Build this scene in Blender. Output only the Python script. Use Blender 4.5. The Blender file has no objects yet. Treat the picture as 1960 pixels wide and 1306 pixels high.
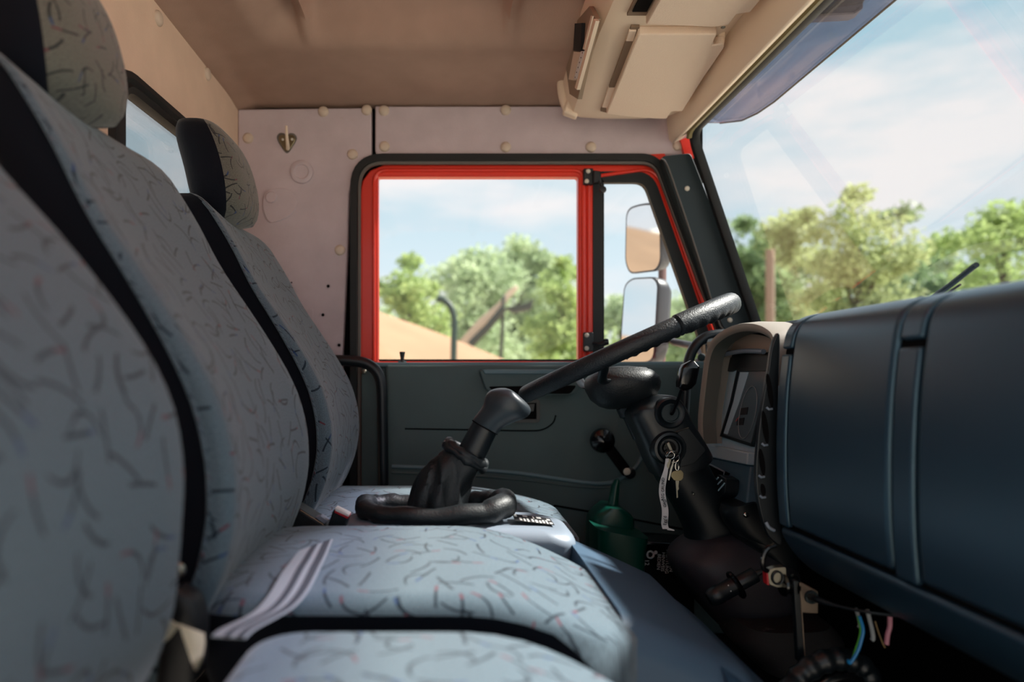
import bpy, bmesh, math, random
from math import sin, cos, pi, radians, sqrt
from mathutils import Vector, Matrix
from mathutils.geometry import delaunay_2d_cdt

random.seed(7)
C = bpy.context.scene.collection
# ------------------------------------------------------------------ camera, sky, sun, exposure
# truck cab in metres: +X = towards the windscreen, +Y = towards the driver's door, Z up, cab floor at z = 0
CZ = .75
cam = bpy.data.cameras.new('camera')
cam.lens = 24; cam.sensor_width = 36; cam.sensor_fit = 'HORIZONTAL'
cam.shift_x = 120 / 1960; cam.shift_y = 65 / 1960
cam.clip_start = .01; cam.clip_end = 500
cam.dof.use_dof = True; cam.dof.focus_distance = 1.45; cam.dof.aperture_fstop = 2.0
camo = bpy.data.objects.new('camera', cam); C.objects.link(camo)
camo.location = (0, 0, CZ); camo.rotation_euler = (pi / 2, 0, 0)
bpy.context.scene.camera = camo
vs = bpy.context.scene.view_settings
vs.view_transform = 'Standard'; vs.look = 'None'; vs.gamma = 1; vs.exposure = 0.72
vs.use_curve_mapping = False
bpy.context.scene.cycles.diffuse_bounces = 8; bpy.context.scene.cycles.max_bounces = 16; bpy.context.scene.cycles.transparent_max_bounces = 16

W = bpy.data.worlds.new('sky'); bpy.context.scene.world = W; W.use_nodes = True
nt = W.node_tree; N = nt.nodes; L = nt.links; N.clear()
SKY_STRENGTH = .70
out = N.new('ShaderNodeOutputWorld'); bg = N.new('ShaderNodeBackground'); L.new(bg.outputs[0], out.inputs[0])
tc = N.new('ShaderNodeTexCoord'); sep = N.new('ShaderNodeSeparateXYZ'); L.new(tc.outputs['Generated'], sep.inputs[0])
gr = N.new('ShaderNodeValToRGB'); L.new(sep.outputs[2], gr.inputs[0])
e = gr.color_ramp.elements
e[0].position = 0.0; e[0].color = (.80, .84, .90, 1)
e[1].position = .75; e[1].color = (.30, .50, .66, 1)
k = e.new(.16); k.color = (.66, .78, .86, 1)
k = e.new(.38); k.color = (.42, .63, .74, 1)
mp = N.new('ShaderNodeMapping'); L.new(tc.outputs['Generated'], mp.inputs[0])
mp.inputs['Scale'].default_value = (1.2, 1.6, 5.0); mp.inputs['Rotation'].default_value = (.25, .55, .3)
nz = N.new('ShaderNodeTexNoise'); L.new(mp.outputs[0], nz.inputs[0])
nz.inputs['Scale'].default_value = 1.9; nz.inputs['Detail'].default_value = 5; nz.inputs['Roughness'].default_value = .55
cr = N.new('ShaderNodeValToRGB'); L.new(nz.outputs[0], cr.inputs[0])
cr.color_ramp.elements[0].position = .42; cr.color_ramp.elements[1].position = .60
mx = N.new('ShaderNodeMix'); mx.data_type = 'RGBA'
L.new(cr.outputs[0], mx.inputs[0]); L.new(gr.outputs[0], mx.inputs[6]); mx.inputs[7].default_value = (.86, .84, .86, 1)
L.new(mx.outputs[2], bg.inputs[0]); bg.inputs[1].default_value = SKY_STRENGTH

sun = bpy.data.lights.new('sun', 'SUN'); sun.energy = 7.0; sun.angle = radians(3.5); sun.color = (1, .95, .88)
suno = bpy.data.objects.new('sun', sun); C.objects.link(suno)
SUN_DIR = Vector((.68, .17, .69)).normalized()       # towards the sun: ahead of the truck, a little to the driver's side
suno.rotation_euler = SUN_DIR.to_track_quat('Z', 'Y').to_euler()

# ------------------------------------------------------------------ measuring helpers
K = 1960 * 24 / 36
def P(px, py, D):                                     # photograph pixel at depth D (metres from the lens) -> place in the cab
    return Vector(((px - 860) / K * D, D, CZ - (py - 718) / K * D))
def on_plane(px, py, o, n):                           # where the line of sight meets a real plane
    d = Vector(((px - 860) / K, 1, -(py - 718) / K)); c = Vector((0, 0, CZ))
    return c + d * ((o - c).dot(n) / d.dot(n))
def sm(a, b, x):
    t = max(0, min(1, (x - a) / (b - a))); return t * t * (3 - 2 * t)
def lerp(a, b, t): return a + (b - a) * t

# ------------------------------------------------------------------ object helpers
WL = {}                                               # world place of every object's origin
def thing(name, label=None, cat=None, loc=(0, 0, 0), group=None, kind=None):
    o = bpy.data.objects.new(name, None); C.objects.link(o); o.empty_display_size = .05
    o.location = loc; WL[o.name] = Vector(loc)
    return tag(o, label, cat, group, kind)
def tag(o, label=None, cat=None, group=None, kind=None):
    if label: o['label'] = label
    if cat: o['category'] = cat
    if group: o['group'] = group
    if kind: o['kind'] = kind
    return o
def obj(name, vf, mat, parent=None, smooth=True, ang=38, bevel=0, uv=None, sub=0, segs=2, solid=0):
    vs_, fs = vf[0], vf[1]
    if uv is None and len(vf) > 2: uv = vf[2]
    vs_ = [Vector(v) for v in vs_]
    lo = Vector((min(v.x for v in vs_), min(v.y for v in vs_), min(v.z for v in vs_)))
    hi = Vector((max(v.x for v in vs_), max(v.y for v in vs_), max(v.z for v in vs_)))
    c = (lo + hi) / 2
    me = bpy.data.meshes.new(name)
    me.from_pydata([v - c for v in vs_], [], fs)
    me.update()
    if uv is not None:
        l = me.uv_layers.new(name='UVMap')
        for p in me.polygons:
            for li in p.loop_indices:
                l.data[li].uv = uv[me.loops[li].vertex_index]
    bm = bmesh.new(); bm.from_mesh(me); bmesh.ops.recalc_face_normals(bm, faces=bm.faces); bm.to_mesh(me); bm.free()
    if smooth:
        me.shade_smooth(); me.set_sharp_from_angle(angle=radians(ang))
    me.materials.append(mat)
    o = bpy.data.objects.new(name, me); C.objects.link(o); WL[o.name] = c
    if parent:
        o.parent = parent; o.location = c - WL[parent.name]
    else: o.location = c
    if solid:
        m = o.modifiers.new('thickness', 'SOLIDIFY'); m.thickness = solid; m.offset = 0
    if bevel:
        m = o.modifiers.new('edges', 'BEVEL'); m.width = bevel; m.segments = segs; m.limit_method = 'ANGLE'; m.angle_limit = radians(35)
        m.harden_normals = False
    if sub:
        m = o.modifiers.new('round', 'SUBSURF'); m.levels = sub; m.render_levels = sub
    return o
def merge(*vfs):
    V, F = [], []
    for v, f in vfs:
        b = len(V); V += list(v); F += [[i + b for i in q] for q in f]
    return V, F
def loft(rings, closed=True, cap0=True, cap1=True):
    n = len(rings[0]); V = [p for r in rings for p in r]; F = []
    for i in range(len(rings) - 1):
        for j in range(n if closed else n - 1):
            a = i * n + j; b = i * n + (j + 1) % n
            F.append([a, b, b + n, a + n])
    if cap0: F.append(list(range(n))[::-1])
    if cap1: F.append([(len(rings) - 1) * n + j for j in range(n)])
    return V, F
def prism(pts, d):
    pts = [Vector(p) for p in pts]; d = Vector(d); n = len(pts)
    V = pts + [p + d for p in pts]
    F = [list(range(n))[::-1], list(range(n, 2 * n))] + [[i, (i + 1) % n, (i + 1) % n + n, i + n] for i in range(n)]
    return V, F
def box(c, hx, hy, hz):
    c = Vector(c); hx, hy, hz = Vector(hx), Vector(hy), Vector(hz)
    return prism([c - hx - hy - hz, c + hx - hy - hz, c + hx + hy - hz, c - hx + hy - hz], hz * 2)
def abox(x0, x1, y0, y1, z0, z1):
    return box(((x0 + x1) / 2, (y0 + y1) / 2, (z0 + z1) / 2), ((x1 - x0) / 2, 0, 0), (0, (y1 - y0) / 2, 0), (0, 0, (z1 - z0) / 2))
def smooth_path(pts, n=8, closed=False):
    pts = [Vector(p) for p in pts]; m = len(pts); out = []
    rng = range(m if closed else m - 1)
    for i in rng:
        p1 = pts[i]; p2 = pts[(i + 1) % m]
        p0 = pts[(i - 1) % m] if closed or i > 0 else p1 * 2 - p2
        p3 = pts[(i + 2) % m] if closed or i + 2 < m else p2 * 2 - p1
        for s in range(n):
            t = s / n
            out.append(.5 * ((2 * p1) + (p2 - p0) * t + (2 * p0 - 5 * p1 + 4 * p2 - p3) * t * t + (3 * p1 - p0 - 3 * p2 + p3) * t ** 3))
    if not closed: out.append(pts[-1])
    return out
def tube(pts, r, n=12, closed=False, flat=None):
    pts = [Vector(p) for p in pts]; m = len(pts); rings = []
    def tan(i):
        if closed: return (pts[(i + 1) % m] - pts[i - 1]).normalized()
        return (pts[min(i + 1, m - 1)] - pts[max(i - 1, 0)]).normalized()
    t = tan(0); a = t.orthogonal().normalized()
    if flat is not None: a = (Vector(flat) - t * t.dot(Vector(flat))).normalized()
    for i in range(m):
        t = tan(i)
        a = ((Vector(flat) if flat is not None else a)); a = (a - t * t.dot(a)).normalized(); b = t.cross(a)
        rr = r(i / (m - 1)) if callable(r) else r
        ra, rb = rr if isinstance(rr, tuple) else (rr, rr)
        rings.append([pts[i] + a * ra * cos(2 * pi * j / n) + b * rb * sin(2 * pi * j / n) for j in range(n)])
    if closed:
        V, F = loft(rings, True, False, False); q = (m - 1) * n
        F += [[q + j, q + (j + 1) % n, (j + 1) % n, j] for j in range(n)]
        return V, F
    return loft(rings)
def lathe(c, axis, prof, n=24):
    c = Vector(c); ax = Vector(axis).normalized(); a = ax.orthogonal().normalized(); b = ax.cross(a)
    return loft([[c + ax * h + (a * cos(2 * pi * j / n) + b * sin(2 * pi * j / n)) * max(r, 1e-4) for j in range(n)] for r, h in prof])
def rounded(pts, rad, seg=6):
    pts = [Vector(p) for p in pts]; n = len(pts); out = []
    for i, p in enumerate(pts):
        r = rad[i] if isinstance(rad, (list, tuple)) else rad
        if r <= 0: out.append(p); continue
        a = pts[i - 1] - p; b = pts[(i + 1) % n] - p
        rr = min(r, a.length * .49, b.length * .49)
        q0 = p + a.normalized() * rr; q2 = p + b.normalized() * rr
        for s in range(seg + 1):
            t = s / seg; out.append(q0 * (1 - t) ** 2 + p * 2 * t * (1 - t) + q2 * t * t)
    return out
def sweep(path, prof, Nn, closed=False):
    """profile of (sideways, along the plane normal) pairs along a planar path"""
    path = [Vector(p) for p in path]; Nn = Vector(Nn).normalized(); m = len(path); rings = []
    for i in range(m):
        if closed or 0 < i < m - 1:
            t0 = (path[i] - path[i - 1]).normalized(); t1 = (path[(i + 1) % m] - path[i]).normalized()
        elif i == 0: t0 = t1 = (path[1] - path[0]).normalized()
        else: t0 = t1 = (path[-1] - path[-2]).normalized()
        s0 = Nn.cross(t0); s1 = Nn.cross(t1); s = (s0 + s1)
        s = s.normalized() if s.length > 1e-6 else s0
        k = 1 / max(.4, s.dot(s0))
        rings.append([path[i] + s * u * k + Nn * d for u, d in prof])
    n = len(prof); V, F = loft(rings, True, not closed, not closed)
    if closed:
        q = (m - 1) * n; F += [[q + j, q + (j + 1) % n, (j + 1) % n, j] for j in range(n)]
    return V, F
def sil(pairs, D, dep, n=28, ex=2.0):
    """loft through cross-sections: left edge, right edge, half depth"""
    rings = []
    for i, (l, r) in enumerate(pairs):
        d = D[i] if isinstance(D, (list, tuple)) else D; h = dep[i] if isinstance(dep, (list, tuple)) else dep
        a = P(*l, d); b = P(*r, d); c = (a + b) / 2; u = (b - a) / 2; v = Vector((0, h, 0)); ring = []
        for j in range(n):
            t = 2 * pi * j / n; cc, ss = cos(t), sin(t)
            ring.append(c + u * math.copysign(abs(cc) ** (2 / ex), cc) + v * math.copysign(abs(ss) ** (2 / ex), ss))
        rings.append(ring)
    return loft(rings)
def interp(pairs, n=5):
    """smooth list of (left, right) pixel pairs"""
    l = smooth_path([(a[0], a[1], 0) for a, b in pairs], n); r = smooth_path([(b[0], b[1], 0) for a, b in pairs], n)
    return [((a.x, a.y), (b.x, b.y)) for a, b in zip(l, r)]
def holed(outer, holes, o, u, v):
    """flat sheet in the plane o,u,v with holes (loops of 3D points)"""
    o, u, v = Vector(o), Vector(u).normalized(), Vector(v).normalized()
    pts, edges, loops = [], [], []
    for lp in [outer] + holes:
        b = len(pts); pts += [Vector(((p - o).dot(u), (p - o).dot(v))) for p in lp]
        edges += [(b + i, b + (i + 1) % len(lp)) for i in range(len(lp))]
        loops.append([pts[b + i] for i in range(len(lp))])
    V2, E2, F2 = delaunay_2d_cdt(pts, edges, [], 0, 1e-6)[:3]
    def inside(p, lp):
        c = False
        for i in range(len(lp)):
            a, b = lp[i], lp[i - 1]
            if (a.y > p.y) != (b.y > p.y) and p.x < (b.x - a.x) * (p.y - a.y) / (b.y - a.y) + a.x: c = not c
        return c
    F = []
    for f in F2:
        m = sum((V2[i] for i in f), Vector((0, 0))) / len(f)
        if inside(m, loops[0]) and not any(inside(m, h) for h in loops[1:]): F.append(list(f))
    return [o + u * p.x + v * p.y for p in V2], F
def thick(vf, d):
    V, F = vf; d = Vector(d); n = len(V); cnt = {}
    for f in F:
        for i in range(len(f)):
            a, b = f[i], f[(i + 1) % len(f)]; cnt[(a, b)] = 1
    side = [[a, b, b + n, a + n] for (a, b) in cnt if (b, a) not in cnt]
    return list(V) + [Vector(v) + d for v in V], F + [[i + n for i in f][::-1] for f in F] + side
def button(c, nrm, r, h=None, n=14):
    h = h or r * .55
    return lathe(c, nrm, [(r, 0), (r * .96, h * .45), (r * .75, h * .8), (r * .4, h * .97), (.0005, h)], n)
def letters(name, text, size, c, right, up, mat, parent, ext=.0002):
    cu = bpy.data.curves.new(name, 'FONT'); cu.body = text; cu.size = size; cu.extrude = ext; cu.align_x = 'CENTER'; cu.align_y = 'CENTER'
    cu.resolution_u = 2
    o = bpy.data.objects.new(name + '_curve', cu); C.objects.link(o)
    dg = bpy.context.evaluated_depsgraph_get(); me = bpy.data.meshes.new_from_object(o.evaluated_get(dg))
    C.objects.unlink(o); bpy.data.objects.remove(o)
    R = Vector(right).normalized(); U = Vector(up).normalized(); Nn = R.cross(U)
    V = [Vector(c) + R * v.co.x + U * v.co.y + Nn * v.co.z for v in me.vertices]; F = [list(p.vertices) for p in me.polygons]
    return obj(name, (V, F), mat, parent, smooth=False)

# ------------------------------------------------------------------ materials
def lin(c):
    f = lambda v: v / 12.92 if v <= .04045 else ((v + .055) / 1.055) ** 2.4
    return tuple(f(v / 255) for v in c) + (1,)
def mat(name, col, rough=.5, metal=0, spec=.5, stint=None, bump=0, bscale=200, var=0, vscale=6, coat=0, sheen=0, wear=None):
    m = bpy.data.materials.new(name); m.use_nodes = True; t = m.node_tree; b = t.nodes['Principled BSDF']
    c = lin(col)
    b.inputs['Base Color'].default_value = c; b.inputs['Roughness'].default_value = rough; b.inputs['Metallic'].default_value = metal
    b.inputs['Specular IOR Level'].default_value = spec
    if stint: b.inputs['Specular Tint'].default_value = stint + (1,)
    if coat: b.inputs['Coat Weight'].default_value = coat; b.inputs['Coat Roughness'].default_value = .08
    if sheen: b.inputs['Sheen Weight'].default_value = sheen; b.inputs['Sheen Roughness'].default_value = .4
    if bump or var or wear:
        co = t.nodes.new('ShaderNodeTexCoord')
    if bump:
        n = t.nodes.new('ShaderNodeTexNoise'); n.inputs['Scale'].default_value = bscale; n.inputs['Detail'].default_value = 3
        t.links.new(co.outputs['Object'], n.inputs[0])
        bp = t.nodes.new('ShaderNodeBump'); bp.inputs['Strength'].default_value = bump; bp.inputs['Distance'].default_value = .002
        t.links.new(n.outputs[0], bp.inputs['Height']); t.links.new(bp.outputs[0], b.inputs['Normal'])
    last = None
    if var:
        n = t.nodes.new('ShaderNodeTexNoise'); n.inputs['Scale'].default_value = vscale; n.inputs['Detail'].default_value = 6
        t.links.new(co.outputs['Object'], n.inputs[0])
        r = t.nodes.new('ShaderNodeMapRange'); r.inputs[1].default_value = .3; r.inputs[2].default_value = .7
        r.inputs[3].default_value = 1 - var; r.inputs[4].default_value = 1 + var; t.links.new(n.outputs[0], r.inputs[0])
        x = t.nodes.new('ShaderNodeVectorMath'); x.operation = 'SCALE'; x.inputs[0].default_value = c[:3]
        t.links.new(r.outputs[0], x.inputs['Scale']); t.links.new(x.outputs[0], b.inputs['Base Color']); last = x.outputs[0]
    if wear:                                          # (colour, scale, threshold): scuffs and dust with a shape of their own
        wc, wsc, wth = wear
        n = t.nodes.new('ShaderNodeTexNoise'); n.inputs['Scale'].default_value = wsc; n.inputs['Detail'].default_value = 8; n.inputs['Roughness'].default_value = .7
        t.links.new(co.outputs['Object'], n.inputs[0])
        r = t.nodes.new('ShaderNodeMapRange'); r.inputs[1].default_value = wth; r.inputs[2].default_value = wth + .12; t.links.new(n.outputs[0], r.inputs[0])
        x = t.nodes.new('ShaderNodeMix'); x.data_type = 'RGBA'; t.links.new(r.outputs[0], x.inputs[0])
        x.inputs[6].default_value = c; x.inputs[7].default_value = lin(wc)
        if last: t.links.new(last, x.inputs[6])
        t.links.new(x.outputs[2], b.inputs['Base Color'])
    return m
def glass(name, tint, refl=1.0, rough=0.0):
    m = bpy.data.materials.new(name); m.use_nodes = True; t = m.node_tree; t.nodes.clear()
    o = t.nodes.new('ShaderNodeOutputMaterial'); mxs = t.nodes.new('ShaderNodeMixShader')
    tr = t.nodes.new('ShaderNodeBsdfTransparent'); tr.inputs[0].default_value = tint + (1,)
    gl = t.nodes.new('ShaderNodeBsdfGlossy'); gl.inputs['Roughness'].default_value = rough
    fr = t.nodes.new('ShaderNodeFresnel'); fr.inputs[0].default_value = 1.45
    mu = t.nodes.new('ShaderNodeMath'); mu.operation = 'MULTIPLY'; mu.inputs[1].default_value = refl
    t.links.new(fr.outputs[0], mu.inputs[0]); t.links.new(mu.outputs[0], mxs.inputs[0])
    t.links.new(tr.outputs[0], mxs.inputs[1]); t.links.new(gl.outputs[0], mxs.inputs[2]); t.links.new(mxs.outputs[0], o.inputs[0])
    return m
def fabric(name, base, dark, k=1.0):
    """upholstery cloth printed with short dark strokes, some tipped red or blue; UV in metres"""
    m = bpy.data.materials.new(name); m.use_nodes = True; t = m.node_tree; b = t.nodes['Principled BSDF']; nd = t.nodes; lk = t.links
    b.inputs['Roughness'].default_value = .92; b.inputs['Specular IOR Level'].default_value = .15
    b.inputs['Sheen Weight'].default_value = .25; b.inputs['Sheen Roughness'].default_value = .5
    uv = nd.new('ShaderNodeUVMap')
    def math(op, a, bb=None, c=None):
        n = nd.new('ShaderNodeMath'); n.operation = op
        for i, v in enumerate((a, bb, c)):
            if v is None: continue
            if isinstance(v, (int, float)): n.inputs[i].default_value = v
            else: lk.new(v, n.inputs[i])
        return n.outputs[0]
    # speckled ground colour
    n1 = nd.new('ShaderNodeTexNoise'); n1.inputs['Scale'].default_value = 420; n1.inputs['Detail'].default_value = 2; lk.new(uv.outputs[0], n1.inputs[0])
    r1 = nd.new('ShaderNodeMapRange'); r1.inputs[1].default_value = .3; r1.inputs[2].default_value = .7; r1.inputs[3].default_value = .72; r1.inputs[4].default_value = 1.28; lk.new(n1.outputs[0], r1.inputs[0])
    sc = nd.new('ShaderNodeVectorMath'); sc.operation = 'SCALE'; sc.inputs[0].default_value = lin(base)[:3]; lk.new(r1.outputs[0], sc.inputs['Scale'])
    col = sc.outputs[0]
    for (scale, off, length, width, curv) in ((17.5, (0, 0), .39, .020, 1.1), (16.5, (.413, .137), .31, .021, 2.6), (20.0, (.77, .59), .39, .023, .5)):
        mpn = nd.new('ShaderNodeMapping'); mpn.inputs['Location'].default_value = (off[0] * 9, off[1] * 9, 0); mpn.inputs['Scale'].default_value = (scale * k, scale * k, 1)
        lk.new(uv.outputs[0], mpn.inputs[0])
        vo = nd.new('ShaderNodeTexVoronoi'); vo.voronoi_dimensions = '2D'; vo.inputs['Scale'].default_value = 1; vo.inputs['Randomness'].default_value = .55
        lk.new(mpn.outputs[0], vo.inputs['Vector'])
        sub = nd.new('ShaderNodeVectorMath'); sub.operation = 'SUBTRACT'; lk.new(mpn.outputs[0], sub.inputs[0]); lk.new(vo.outputs['Position'], sub.inputs[1])
        sc3 = nd.new('ShaderNodeSeparateColor'); lk.new(vo.outputs['Color'], sc3.inputs[0])
        ro = nd.new('ShaderNodeVectorRotate'); ro.rotation_type = 'Z_AXIS'; lk.new(sub.outputs[0], ro.inputs[0])
        lk.new(math('MULTIPLY', sc3.outputs[0], 6.283), ro.inputs['Angle'])
        sp = nd.new('ShaderNodeSeparateXYZ'); lk.new(ro.outputs[0], sp.inputs[0])
        x, y = sp.outputs[0], sp.outputs[1]
        cv = math('MULTIPLY', math('SUBTRACT', sc3.outputs[1], .5), curv * 2)
        yy = math('ADD', y, math('MULTIPLY', math('SUBTRACT', math('MULTIPLY', x, x), .05), cv))
        d = math('ADD', math('ABSOLUTE', yy), math('MAXIMUM', math('SUBTRACT', math('ABSOLUTE', x), length), 0))
        mk = nd.new('ShaderNodeMapRange'); mk.interpolation_type = 'SMOOTHSTEP'; mk.inputs[1].default_value = width; mk.inputs[2].default_value = width * 2.1
        mk.inputs[3].default_value = 1; mk.inputs[4].default_value = 0; lk.new(d, mk.inputs[0])
        present = math('GREATER_THAN', sc3.outputs[2], .13)
        mask = math('MULTIPLY', math('MULTIPLY', mk.outputs[0], present), .90)
        tip = math('MULTIPLY', math('GREATER_THAN', x, length * .45), math('GREATER_THAN', sc3.outputs[2], .55))
        c2 = nd.new('ShaderNodeMix'); c2.data_type = 'RGBA'; lk.new(tip, c2.inputs[0]); c2.inputs[6].default_value = lin(dark)
        c3 = nd.new('ShaderNodeMix'); c3.data_type = 'RGBA'; lk.new(math('GREATER_THAN', sc3.outputs[2], .78), c3.inputs[0])
        c3.inputs[6].default_value = lin((98, 46, 58)); c3.inputs[7].default_value = lin((36, 62, 104)); lk.new(c3.outputs[2], c2.inputs[7])
        mm = nd.new('ShaderNodeMix'); mm.data_type = 'RGBA'; lk.new(mask, mm.inputs[0]); lk.new(col, mm.inputs[6]); lk.new(c2.outputs[2], mm.inputs[7])
        col = mm.outputs[2]
    lk.new(col, b.inputs['Base Color'])
    bp = nd.new('ShaderNodeBump'); bp.inputs['Strength'].default_value = .25; bp.inputs['Distance'].default_value = .001
    lk.new(n1.outputs[0], bp.inputs['Height']); lk.new(bp.outputs[0], b.inputs['Normal'])
    return m

M = dict(
    cloth=fabric('patterned_cloth', (88, 105, 116), (20, 34, 46)),
    head=fabric('headrest_cloth', (98, 98, 90), (24, 30, 34), 1.45),
    darkcloth=mat('dark_cloth', (20, 23, 31), .95, spec=.1, bump=.3, bscale=600, sheen=.15),
    seatshell=mat('seat_shell', (20, 21, 24), .5, bump=.15, bscale=500),
    liner=mat('headliner', (174, 146, 130), .9, spec=.15, bump=.25, bscale=420, var=.05, vscale=14),
    backwall=mat('rear_lining', (224, 198, 176), .88, spec=.15, bump=.3, bscale=420, var=.04, vscale=12),
    mauve=mat('door_side_lining', (198, 184, 188), .85, spec=.2, bump=.3, bscale=380, var=.06, vscale=16, wear=((190, 172, 164), 30, .66)),
    stud=mat('trim_stud', (206, 188, 170), .5),
    beige=mat('beige_plastic', (236, 216, 192), .6, spec=.35, bump=.15, bscale=700),
    beige2=mat('beige_rough', (234, 212, 190), .75, spec=.25, bump=.5, bscale=500),
    gap=mat('dark_gap', (12, 11, 12), .9, spec=.1),
    olive=mat('olive_rubber', (112, 100, 62), .6),
    rubber=mat('black_rubber', (22, 26, 27), .55, spec=.4),
    greylip=mat('grey_rubber', (104, 98, 92), .6),
    red=mat('red_paint', (228, 56, 36), .32, spec=.5, coat=.12, wear=((226, 120, 104), 60, .70)),
    door=mat('door_panel', (80, 98, 99), .62, spec=.35, bump=.25, bscale=600, var=.05, vscale=10),
    doorlt=mat('door_toplit', (104, 130, 138), .5, spec=.4, bump=.15, bscale=600),  # lightened door colour: light from above painted on upper edges
    black=mat('black_plastic', (17, 24, 29), .38, spec=.5, bump=.08, bscale=700),
    blackgl=mat('black_gloss', (10, 10, 12), .15, spec=.5),
    blackleather=mat('black_leather', (17, 23, 27), .5, spec=.5, bump=.35, bscale=260),
    wheel=mat('wheel_grip', (22, 28, 33), .46, spec=.5, bump=.55, bscale=340),
    dash=mat('dash_plastic', (34, 54, 70), .34, spec=1.0, stint=(.55, .85, 1.0), bump=.06, bscale=800, var=.06, vscale=5),
    pillar=mat('pillar_plastic', (30, 44, 48), .5, spec=.4, bump=.15, bscale=800),
    teal=mat('instrument_face', (184, 212, 224), .55, spec=.35, bump=.2, bscale=700),
    grey=mat('grey_plastic', (130, 142, 156), .36, spec=.5, bump=.06, bscale=600),
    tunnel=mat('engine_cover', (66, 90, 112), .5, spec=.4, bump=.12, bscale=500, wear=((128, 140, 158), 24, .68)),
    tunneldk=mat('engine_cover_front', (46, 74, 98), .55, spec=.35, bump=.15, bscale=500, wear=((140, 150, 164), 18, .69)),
    floor=mat('floor_mat', (20, 20, 23), .75, spec=.3, bump=.4, bscale=120, wear=((92, 94, 98), 14, .66)),
    chrome=mat('chrome', (200, 198, 192), .22, metal=1),
    steel=mat('steel', (150, 146, 134), .35, metal=1),
    brass=mat('brass', (140, 130, 104), .35, metal=1),
    white=mat('white_mark', (225, 225, 222), .6),
    offwhite=mat('paper', (222, 206, 184), .7),
    pale=mat('pale_rivet', (214, 206, 190), .45),
    tape=mat('tape', (206, 206, 208), .7, bump=.2, bscale=60),
    ink=mat('ink', (18, 18, 22), .8),
    webbing=mat('webbing', (150, 156, 162), .8, bump=.4, bscale=900, sheen=.2),
    webdark=mat('webbing_stripe', (66, 70, 78), .8, bump=.4, bscale=900),
    cream=mat('painted_sunlight', (218, 206, 180), .8, bump=.3, bscale=700),  # cream of painted sunlight, not a cloth colour
    redplastic=mat('red_button', (190, 36, 46), .35),
    green=mat('green_plastic', (4, 66, 54), .3, spec=.5),
    bracket=mat('galvanised', (128, 112, 96), .5, metal=.4, var=.1, vscale=30),
    wiregreen=mat('wire_green', (96, 190, 60), .4), wireblue=mat('wire_blue', (24, 128, 190), .4),
    wiregrey=mat('wire_grey', (150, 156, 158), .45), wirepink=mat('wire_pink', (196, 128, 146), .45), wiretan=mat('wire_tan', (150, 124, 84), .45),
    mirror=mat('mirror_glass', (235, 238, 240), .03, metal=1),
    mirrorcase=mat('mirror_case', (44, 44, 50), .4),
    post=mat('bracket_brown', (96, 62, 56), .5),
    pane=glass('window_glass', (.975, .985, .98), .6),
    screenpane=glass('windscreen_glass', (.97, .985, .985), .15),
    visor=glass('smoked_visor', (.62, .62, .70), .5, .04),
    dial=mat('dial_face', (92, 110, 118), .18, spec=.5),  # greyish reflection on the display is put into this colour
    dialglass=glass('dial_glass', (.85, .9, .92), 1.3, .03),
    sand=mat('sand', (158, 128, 102), .95, spec=.1, bump=.8, bscale=6, var=.08, vscale=1.2),
    ground=mat('sandy_ground', (222, 210, 194), .95, spec=.1, var=.12, vscale=.6),
    bark=mat('bark', (92, 76, 60), .9, bump=.6, bscale=20),
    timber=mat('weathered_post', (150, 128, 112), .85),
    machine=mat('machine_tan', (214, 196, 172), .6),
    machinedk=mat('machine_dark', (60, 64, 54), .6),
    pipe=mat('dark_green_pipe', (30, 52, 40), .5),
)
def leaf(name, col, tr):
    m = bpy.data.materials.new(name); m.use_nodes = True; t = m.node_tree; b = t.nodes['Principled BSDF']
    o = t.nodes['Material Output']; t2 = t.nodes.new('ShaderNodeBsdfTranslucent'); mxs = t.nodes.new('ShaderNodeMixShader'); mxs.inputs[0].default_value = .45
    b.inputs['Roughness'].default_value = .6
    oi = t.nodes.new('ShaderNodeTexCoord'); n = t.nodes.new('ShaderNodeTexNoise'); n.inputs['Scale'].default_value = .9; t.links.new(oi.outputs['Object'], n.inputs[0])
    mx = t.nodes.new('ShaderNodeMix'); mx.data_type = 'RGBA'; t.links.new(n.outputs[0], mx.inputs[0])
    mx.inputs[6].default_value = lin(col); mx.inputs[7].default_value = lin(tr)
    t.links.new(mx.outputs[2], b.inputs['Base Color']); t.links.new(mx.outputs[2], t2.inputs[0])
    t.links.new(b.outputs[0], mxs.inputs[1]); t.links.new(t2.outputs[0], mxs.inputs[2]); t.links.new(mxs.outputs[0], o.inputs[0])
    return m
M['leaf_bright'] = leaf('leaves_bright', (148, 174, 104), (192, 206, 140))  # all the leaf tones are whitened to carry haze in their colour
M['leaf_pale'] = leaf('leaves_pale', (160, 182, 138), (200, 212, 174))
M['leaf_yellow'] = leaf('leaves_yellow', (152, 168, 112), (198, 204, 152))
M['leaf_dark'] = leaf('leaves_dark', (112, 138, 96), (160, 180, 132))

# ================================================================== SETTING
YW = 2.0                                              # plane of the driver's side lining
XB = -.62                                             # plane of the rear lining
# ---- floor and bulkhead
fl = obj('floor', abox(-.7, 1.1, -.15, 2.05, -.04, 0), M['floor'])
tag(fl, kind='structure')
bh = obj('wall_front', merge(abox(.99, 1.03, -.15, 2.05, 0, .86), abox(.86, 1.03, -.15, 2.05, .82, .86)), M['gap'], bevel=.01); tag(bh, kind='structure')
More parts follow.
